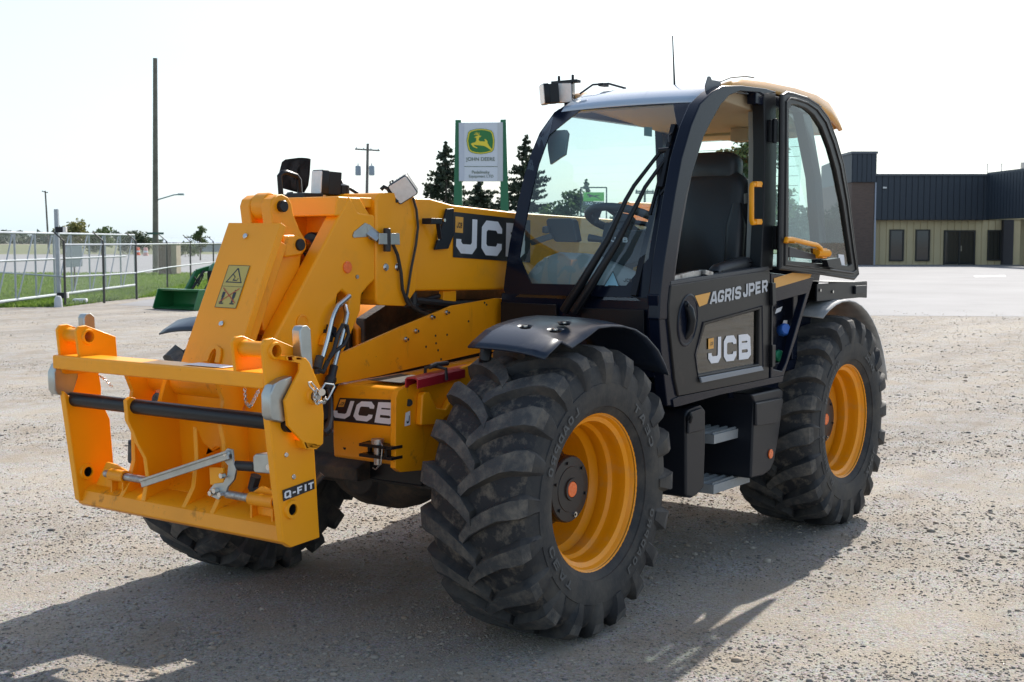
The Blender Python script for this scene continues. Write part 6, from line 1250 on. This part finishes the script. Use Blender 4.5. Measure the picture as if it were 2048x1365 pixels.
def scl(l, k):
    cx = sum(p[0] for p in l)/len(l); cy = sum(p[1] for p in l)/len(l); return [(cx+(x-cx)*k, cy+(y-cy)*k) for x, y in l]
build('emblem_edge', sq_(shield, -.24, -.226), emg, pnl); build('emblem_border', sq_(scl(shield, .965), -.25, -.241), emy, pnl); build('emblem_field', sq_(scl(shield, .885), -.26, -.251), emg, pnl)
deer = zz_([(1380,301),(1396,290),(1425,280),(1452,287),(1440,297),(1430,302),(1424,325),(1436,340),(1492,341),(1482,320),(1496,318),(1512,338),(1516,362),(1530,385),(1556,416),(1549,430),(1510,402),(1478,386),(1440,381),(1400,378),(1374,374),(1381,388),(1414,404),(1406,411),(1368,396),(1345,366),(1360,357),(1390,349),(1400,334),(1402,306)])
build('emblem_deer', sq_(deer, -.268, -.261), emy, pnl)
mb = MB()
for l in ([(1425,282),(1412,262),(1388,258)],[(1412,262),(1405,248)],[(1428,278),(1428,252)],[(1418,272),(1378,272)]):
    L, R_ = thick([(a, -b) for a, b in l], 6); A_ = [BP(*zz_([(p.x, -p.y)])[0], sd0)+FH*-.266 for p in L]; B_ = [BP(*zz_([(p.x, -p.y)])[0], sd0)+FH*-.266 for p in R_]; n_ = len(A_); mb.add(A_+B_, [(i, i+1, n_+i+1, n_+i) for i in range(n_-1)])
build('emblem_antlers', mb, emy, pnl, fix=False)
def text(name, s, p0, width, m, par, d, bold=0.0, face=None):
    cu = bpy.data.curves.new(name, 'FONT'); cu.body = s; cu.align_x = 'CENTER'; cu.align_y = 'CENTER'; cu.offset = bold
    ob = bpy.data.objects.new(name+'_tmp', cu); COL.objects.link(ob); dg = bpy.context.evaluated_depsgraph_get(); me = bpy.data.meshes.new_from_object(ob.evaluated_get(dg)); bpy.data.objects.remove(ob)
    co_ = np.array([v.co[:] for v in me.vertices]); k = width/(co_[:,0].max()-co_[:,0].min()); me.transform(Matrix.Scale(k, 4)); me.transform(Matrix(((RT.x,0,-FH.x,0),(RT.y,0,-FH.y,0),(0,1,0,0),(0,0,0,1)))); me.materials.clear(); me.materials.append(m)
    return link(name, me, par, Vector(p0)+FH*d)
text('name_lettering', 'JOHN DEERE', BP(962,321.5,sd0), 57*ss, tx, pnl, -.24, .006)
text('dealer_lettering', 'Pedelinsky', BP(962,347,sd0), 35*ss, tx, pnl, -.24, .004); text('dealer_lettering', 'Equipment LTD', BP(963,355,sd0), 48*ss, tx, pnl, -.24, .004)

# bright green panel sign seen through the windscreen
gd0 = 70.0; gs = empty('panel_sign', BG(1187,gd0)); tag(gs, 'bright green sign with leaping cat silhouette in dark tube frame', 'sign')
def g_(pts, d0, d1): mb = MB(); mb.prism([BP(a, b, gd0)+FH*d0 for a, b in pts], FH*(d1-d0)); return mb
mb = MB(); yg = HZ+CAM.z*F_PX/gd0
for (a, b) in (((1161,376),(1161,yg)),((1212,376),(1212,yg)),((1161,376.5),(1212,376.5))): mb.beam(BP(*a,gd0), BP(*b,gd0), .07, .07, up=(FH.x,FH.y,0))
build('frame', mb, mat('sign_tube', (.03,.05,.05), .5), gs); build('panel', g_([(1166,386),(1207,386),(1207,403.5),(1166,403.5)], -.08, .08), mat('lime_panel', (.16,.62,.06), .4), gs)
zc = lambda l: [(1140+a/10.24, 350+b/10.24) for a, b in l]
build('cat_emblem', g_(zc([(330,408),(360,402),(385,404),(420,420),(450,425),(480,438),(540,428),(610,428),(540,448),(520,456),(580,482),(632,516),(570,492),(500,464),(450,456),(425,458),(410,472),(305,466),(385,458),(370,440),(345,432)]), -.095, -.085), M['black_print'], gs)
build('name_board', g_([(1166,404.5),(1207,404.5),(1207,412.5),(1166,412.5)], -.06, .06), mat('board_dark', (.02,.03,.035), .5), gs); text('name_lettering', 'TAO   CAT', BP(1187,408.4,gd0), 36*gd0/F_PX, M['white_print'], gs, -.075, .02)
build('lower_board', g_([(1168,422),(1200,422),(1200,436),(1168,436)], -.05, .05), mat('board_red', (.40,.10,.12), .5), gs)

# ---------------------------------------------------------------- poles
wood = mat('pole_wood', (.16,.145,.13), .9, var=.2, vscale=3, bump=.3, bscale=20); can = mat('transformer_grey', (.28,.33,.38), .5)
def pole(label, xb, xt, ytop, d, r=.14, arm=None, cans=(), armlamp=False, plate=False):
    root = empty('utility_pole', BG(xb, d)); tag(root, label, 'utility pole')
    b0, t0 = BG(xb, d), BP(xt, ytop, d); mb = MB(); mb.tube([b0, t0], [r, r*.72], 12); build('pole', mb, wood, root)
    for (x0, x1, y0, y1) in (arm or []):
        mb = MB(); mb.beam(BP(x0,y0,d)-FH*.15, BP(x1,y1,d)-FH*.15, .12, .12); build('crossarm', mb, wood, root)
        for k in range(4):
            t_ = (k+.2)/3.4; p = BP(x0+(x1-x0)*t_, y0+(y1-y0)*t_, d)-FH*.15; mb = MB(); mb.lathe([(.001,.06),(.04,.06),(.05,.12),(.03,.16),(.001,.18)], p, (0,0,1), 8); build('insulator', mb, can, root)
    for (x, y) in cans:
        p = BP(x, y, d)-FH*.2; mb = MB(); mb.lathe([(.001,-.42),(.21,-.42),(.24,-.36),(.24,.30),(.20,.38),(.001,.42)], p, (0,0,1), 16); build('transformer', mb, can, root); mb = MB(); mb.cyl(p+Vector((0,0,.4)), p+Vector((0,0,.6)), .04, 8); build('bushing', mb, can, root)
    if armlamp:
        mb = MB(); mb.tube([BP(318,401,d), BP(335,396,d), BP(352,391,d), BP(364,390,d)], .035, 8); build('lamp_arm', mb, can, root); mb = MB(); mb.obox(BP(366,390,d), RT*.16, FH*.1, (0,0,.05)); build('street_lamp_head', mb, can, root, bevel=.02)
    if plate:
        p = BP(315,467.5,d)-FH*.2; mb = MB(); mb.obox(p, RT*.45, FH*.012, (0,0,.055)); build('street_name_plate', mb, mat('plate_green', (.05,.10,.09), .5), root)
    return root
pole('tall grey wooden utility pole with street lamp arm beside the road', 312, 320, 123, 69, .16, armlamp=True, plate=True)
pole('wooden pole with two grey transformers behind the boom', 732, 738, 290, 110, .15, arm=[(713,762,301,304)], cans=[(719,343),(746,343)])
pole('distant thin utility pole left above the gate', 100, 96, 383, 200, .16, arm=[(90,102,384,387)])
pole('distant pole with double crossarm seen through the windscreen', 1289, 1288, 382, 105, .12, arm=[(1269,1306,384,384.5),(1269,1306,387.5,388)])
# ---------------------------------------------------------------- gate and fence
galv = mat('galvanised', (.34,.37,.40), .45, metal=.4, var=.1, vscale=6); darkpost = mat('dark_post', (.05,.048,.045), .6)
def wire_mat():
    m, t, N, L, b = nodes_mat('chain_link'); b.inputs['Base Color'].default_value = (.45,.47,.48,1); b.inputs['Metallic'].default_value = .6; b.inputs['Roughness'].default_value = .5
    uv = N.new('ShaderNodeUVMap'); sx = N.new('ShaderNodeSeparateXYZ'); L.new(uv.outputs[0], sx.inputs[0]); outs = []
    for sgn in ('ADD','SUBTRACT'):
        a = N.new('ShaderNodeMath'); a.operation = sgn; L.new(sx.outputs[0], a.inputs[0]); L.new(sx.outputs[1], a.inputs[1]); f = N.new('ShaderNodeMath'); f.operation = 'MULTIPLY'; f.inputs[1].default_value = 14; L.new(a.outputs[0], f.inputs[0]); q = N.new('ShaderNodeMath'); q.operation = 'FRACT'; L.new(f.outputs[0], q.inputs[0]); g2 = N.new('ShaderNodeMath'); g2.operation = 'LESS_THAN'; g2.inputs[1].default_value = .07; L.new(q.outputs[0], g2.inputs[0]); outs.append(g2.outputs[0])
    mxm = N.new('ShaderNodeMath'); mxm.operation = 'MAXIMUM'; L.new(outs[0], mxm.inputs[0]); L.new(outs[1], mxm.inputs[1]); L.new(mxm.outputs[0], b.inputs['Alpha']); return m
CL = wire_mat()
def fabric(name, A_, B_, z0, z1, par):
    mb = MB(); mb.add([(A_.x,A_.y,z0),(B_.x,B_.y,z0),(B_.x,B_.y,z1),(A_.x,A_.y,z1)], [(0,1,2,3)]); o = build(name, mb, CL, par, 0, 0, fix=False); uv = o.data.uv_layers.new(name='UVMap'); Lh = (B_-A_).length
    for i, c in enumerate([(0,0),(Lh,0),(Lh,z1-z0),(0,z1-z0)]): uv.data[i].uv = c
    return o
gA = lambda x: 1/(1/33.0+(1/46.0-1/33.0)*x/271.0)
def gp(x, z): return BG(x, gA(x), z)
gt = empty('sliding_gate', gp(100,0)); tag(gt, 'galvanised sliding gate of tubes with slanted braces and mesh', 'gate')
zt_, zm_, zb_ = 1.93, 1.20, .16
for nm, z, x1, r_ in (('top_rail',zt_,271,.035),('middle_rail',zm_,253,.028),('bottom_rail',zb_,271,.045)): mb = MB(); mb.tube([gp(-80,z), gp(x1,z)], r_, 8); build(nm, mb, galv, gt)
xs = [-55,-10,31.6,72.7,110,144,180.5,212,242.7,271]
for i, x in enumerate(xs):
    mb = MB(); mb.tube([gp(x,zb_), gp(x,zt_)], .028, 8); build('upright', mb, galv, gt)
    if i: mb = MB(); mb.tube([gp(xs[i-1]+4,zb_), gp(x-3,zt_)], .020, 6); build('brace', mb, galv, gt)
fabric('mesh', gp(-80,0), gp(271,0), zb_+.03, zt_-.03, gt)
gpst = empty('gate_post', BG(118,34.2)); tag(gpst, 'tall square steel gate post with black roller brackets', 'post')
mb = MB(); mb.beam(BG(118,34.2), BG(117,34.2,2.55), .10, .10, up=(FH.x,FH.y,0)); build('post', mb, galv, gpst, bevel=.004)
for y_ in (460, 591): p = BP(125,y_,34.0); mb = MB(); mb.obox(p, RT*.13, FH*.07, (0,0,.075)); build('roller_bracket', mb, M['black'], gpst, bevel=.01); mb = MB(); mb.obox(p+RT*.12-FH*.03, RT*.04, FH*.06, (0,0,.07)); build('roller', mb, M['white_lens'], gpst, bevel=.01)
mb = MB(); mb.lathe([(.001,0),(.11,0),(.10,.2),(.07,.28),(.001,.30)], BG(116,33.6), (0,0,1), 12); build('concrete_footing', mb, M['grey_print'], gpst)
fp = [(130,33.9),(208,35.8),(273,38.2),(335,46.2),(382,52.0),(428,58.5),(480,66)]
fc = empty('chain_link_fence', BG(335,46.2)); tag(fc, 'chain link fence with dark posts and pale rails beside the lawn', 'fence')
for (x, d) in fp:
    mb = MB(); mb.tube([BG(x,d), BG(x,d,1.72)], .033, 8); build('post', mb, darkpost, fc)
    p = BG(x,d,1.72); mb = MB(); mb.beam(p, p-RT*.28+Vector((0,0,.25)), .03, .03); build('barb_arm', mb, darkpost, fc)
for (x0, d0), (x1, d1) in zip(fp[:-1], fp[1:]):
    for z in (.78, 1.62): mb = MB(); mb.tube([BG(x0,d0,z), BG(x1,d1,z)], .024, 8); build('rail', mb, galv, fc)
    fabric('mesh', BG(x0,d0), BG(x1,d1), .05, 1.6, fc)
mb = MB(); mb.tube([BG(-60,38,.86), BG(130,33.9,.78)], .024, 8); build('rail', mb, galv, fc)
# things by the fence and road
sp_ = empty('blank_sign', BG(149,42)); tag(sp_, 'grey back of a rectangular sign plate behind the gate', 'sign')
mb = MB(); mb.prism([BP(a,b,42) for a, b in ((133,492),(166,490),(166,533),(133,535))], FH*.03); build('plate', mb, galv, sp_); mb = MB(); mb.tube([BG(150,42.1), BP(150,492,42.1)], .03, 8); build('post', mb, darkpost, sp_)
wb_ = empty('wooden_bin', BG(335,66)); tag(wb_, 'brown wooden roadside bin standing behind the utility pole', 'bin')
wbm = mat('bin_wood', (.15,.105,.085), .85, var=.2, vscale=4); wbl = mat('bin_wood_light', (.30,.25,.19), .85, var=.15, vscale=4)
def wbx(x0, x1, y0, y1, d0, d1): mb = MB(); q = [BP(x0,y1,66), BP(x1,y1,66), BP(x1,y0,66), BP(x0,y0,66)]; mb.prism([p+FH*d0 for p in q], FH*(d1-d0)); return mb
yb2 = HZ+CAM.z*F_PX/66
for k in range(5): build('board', wbx(318.5+4.9*k, 323+4.9*k, 488, yb2, 0, .06), wbm, wb_)
build('side_panel', wbx(343.5,354,490,yb2-3,.02,.9), wbl, wb_, bevel=.01); build('back', wbx(318,343,490,yb2-2,.07,.9), wbm, wb_); build('lid', wbx(316,356,485.5,488,-.1,1.0), wbm, wb_)
mb = MB(); mb.obox(BG(160,35.5,.07), RT*.19, FH*.09, (0,0,.07)); tag(build('parking_stop', mb, M['white_print'], None, bevel=.03), 'short white kerb block lying at the lawn edge', 'kerb block')
def barrel(label, x, d, m): root = empty('traffic_barrel', BG(x,d)); tag(root, label, 'barrel', 'roadside barrels'); mb = MB(); mb.lathe([(.001,0),(.34,0),(.34,.12),(.29,.14),(.25,.9),(.2,1.0),(.001,1.02)], BG(x,d), (0,0,1), 14); build('body', mb, m, root); mb = MB(); mb.lathe([(.282,.4),(.285,.4),(.27,.62),(.267,.62)], BG(x,d), (0,0,1), 14); build('band', mb, M['white_print'], root)
barrel('orange traffic barrel standing beyond the road', 277, 165, mat('barrel_orange', (.75,.10,.02), .5)); barrel('pale pink faded traffic barrel right of the orange one', 293, 160, mat('barrel_pale', (.70,.38,.33), .5))
sh = empty('metal_shed', BG(400,230)); tag(sh, 'long low pale metal shed far beyond the road', 'building')
mb = MB(); q = [BG(330,240), BG(470,225), BG(470,255), BG(330,270)]; mb.prism(q, (0,0,1.5)); build('wall', mb, mat('shed_wall', (.45,.47,.5), .5), sh)
mb = MB(); a0, a1 = BG(328,238,1.5), BG(472,223,1.5); c0_, c1__ = BG(330,254,2.35), BG(470,239,2.35); mb.prism([a0, a1, c1__, c0_], (0,0,.1)); build('roof', mb, mat('shed_roof', (.50,.54,.60), .35, metal=.3), sh)
# ---------------------------------------------------------------- compact green tractor with loader bucket
td = 32.6; jd = mat('tractor_green', (.012,.13,.035), .4, coat=.3, dust=(.2,.18,.14), dscale=3, damt=(.6,.9), dmax=.4); tyr = M['rubber']
tr_ = empty('loader_tractor', BG(400,td)); tag(tr_, 'green compact tractor with loader bucket resting by the lawn', 'tractor')
O = BG(312,td); ux, uy, uz = RT*.6+FH*.8, RT*.8-FH*.6, Vector((0,0,1))
def tp_(a, b, c): return O+ux*a+uy*b+uz*c
mb = MB(); bk = [(-.02,.03),(.04,.0),(.62,.0),(.70,.08),(.70,.42),(.62,.50),(.18,.51),(.20,.46),(.58,.44),(.62,.38),(.62,.12),(.56,.06),(.10,.05)]
w_ = 1.55
mb.prism([tp_(x, -.1, z) for x, z in bk], uy*w_); bkt = build('bucket', mb, jd, tr_, bevel=.006)
mb = MB()
for b0 in (-.14, w_-.1): mb = MB(); mb.prism([tp_(x, b0, z) for x, z in [(-.02,.03),(.04,0),(.66,0),(.70,.08),(.70,.45),(.64,.51),(.16,.51)]], uy*.03); build('bucket_side', mb, jd, bkt, bevel=.004)
for b0 in (.25, 1.05):
    mb = MB(); P_ = [(.66,.30),(.80,.50),(1.10,.92),(1.35,.98),(2.2,1.15)]
    for (a, c), (a2, c2) in zip(P_[:-1], P_[1:]): mb.beam(tp_(a,b0,c), tp_(a2,b0,c2), .09, .13)
    build('loader_arm', mb, jd, tr_, bevel=.01); mb = MB(); mb.cyl(tp_(.80,b0+.1,.42), tp_(1.25,b0+.1,.95), .035, 10); mb.tube([tp_(.9,b0+.14,.8), tp_(1.05,b0+.14,.6), tp_(1.2,b0+.14,.85)], .02, 6); build('bucket_cylinder', mb, M['hose'], tr_)
    mb = MB(); mb.tube([tp_(1.05,b0,.95), tp_(1.0,b0,.65), tp_(1.12,b0,.55), tp_(1.2,b0,.8)], .025, 6); build('hose_guard', mb, jd, tr_)
mb = MB(); mb.loft([[tp_(a, b, c) for b, c in ((.35,.55),(.35,zt),(.45,zt+.06),(.85,zt+.06),(.95,zt),(.95,.55))] for a, zt in ((1.35,.95),(1.45,1.08),(2.3,1.20))], caps=True); build('hood', mb, jd, tr_, bevel=.015, smooth=50)
mb = MB(); mb.box(0,0,0,0,0,0) if False else mb.prism([tp_(1.34,.40,.6), tp_(1.34,.90,.6), tp_(1.34,.90,.95), tp_(1.34,.40,.95)], -ux*.02); build('grille', mb, M['dark'], tr_)
mb = MB(); mb.prism([tp_(2.3,.2,.5), tp_(3.3,.2,.5), tp_(3.3,.2,1.05), tp_(2.3,.2,1.05)], uy*.9); mb.prism([tp_(1.4,.45,.4), tp_(2.4,.45,.4), tp_(2.4,.45,.7), tp_(1.4,.45,.7)], uy*.4); build('body', mb, jd, tr_, bevel=.02)
for a, b, r_, w2 in ((1.7,.12,.33,.2),(1.7,1.0,.33,.2),(3.0,.05,.55,.3),(3.0,1.0,.55,.3)):
    mb = MB(); mb.lathe([(r_*.5,0),(r_*.9,0),(r_,w2*.2),(r_,w2*.8),(r_*.9,w2),(r_*.5,w2)], tp_(a,b,r_), uy, 24, close=True); wh = build('wheel', mb, tyr, tr_); mb = MB(); mb.cyl(tp_(a,b+.02,r_), tp_(a,b+w2-.02,r_), r_*.5, 20); build('rim', mb, emy, wh)
mb = MB(); mb.prism([tp_(2.85,.35,1.05), tp_(3.25,.35,1.05), tp_(3.3,.35,1.5), tp_(3.2,.35,1.5)], uy*.5); build('seat', mb, M['seat'], tr_, bevel=.03)
mb = MB(); mb.tube([tp_(3.3,.15,.9), tp_(3.3,.15,2.0), tp_(3.3,.3,2.1), tp_(3.3,1.0,2.1), tp_(3.3,1.15,2.0), tp_(3.3,1.15,.9)], .035, 8); build('roll_bar', mb, M['black'], tr_)
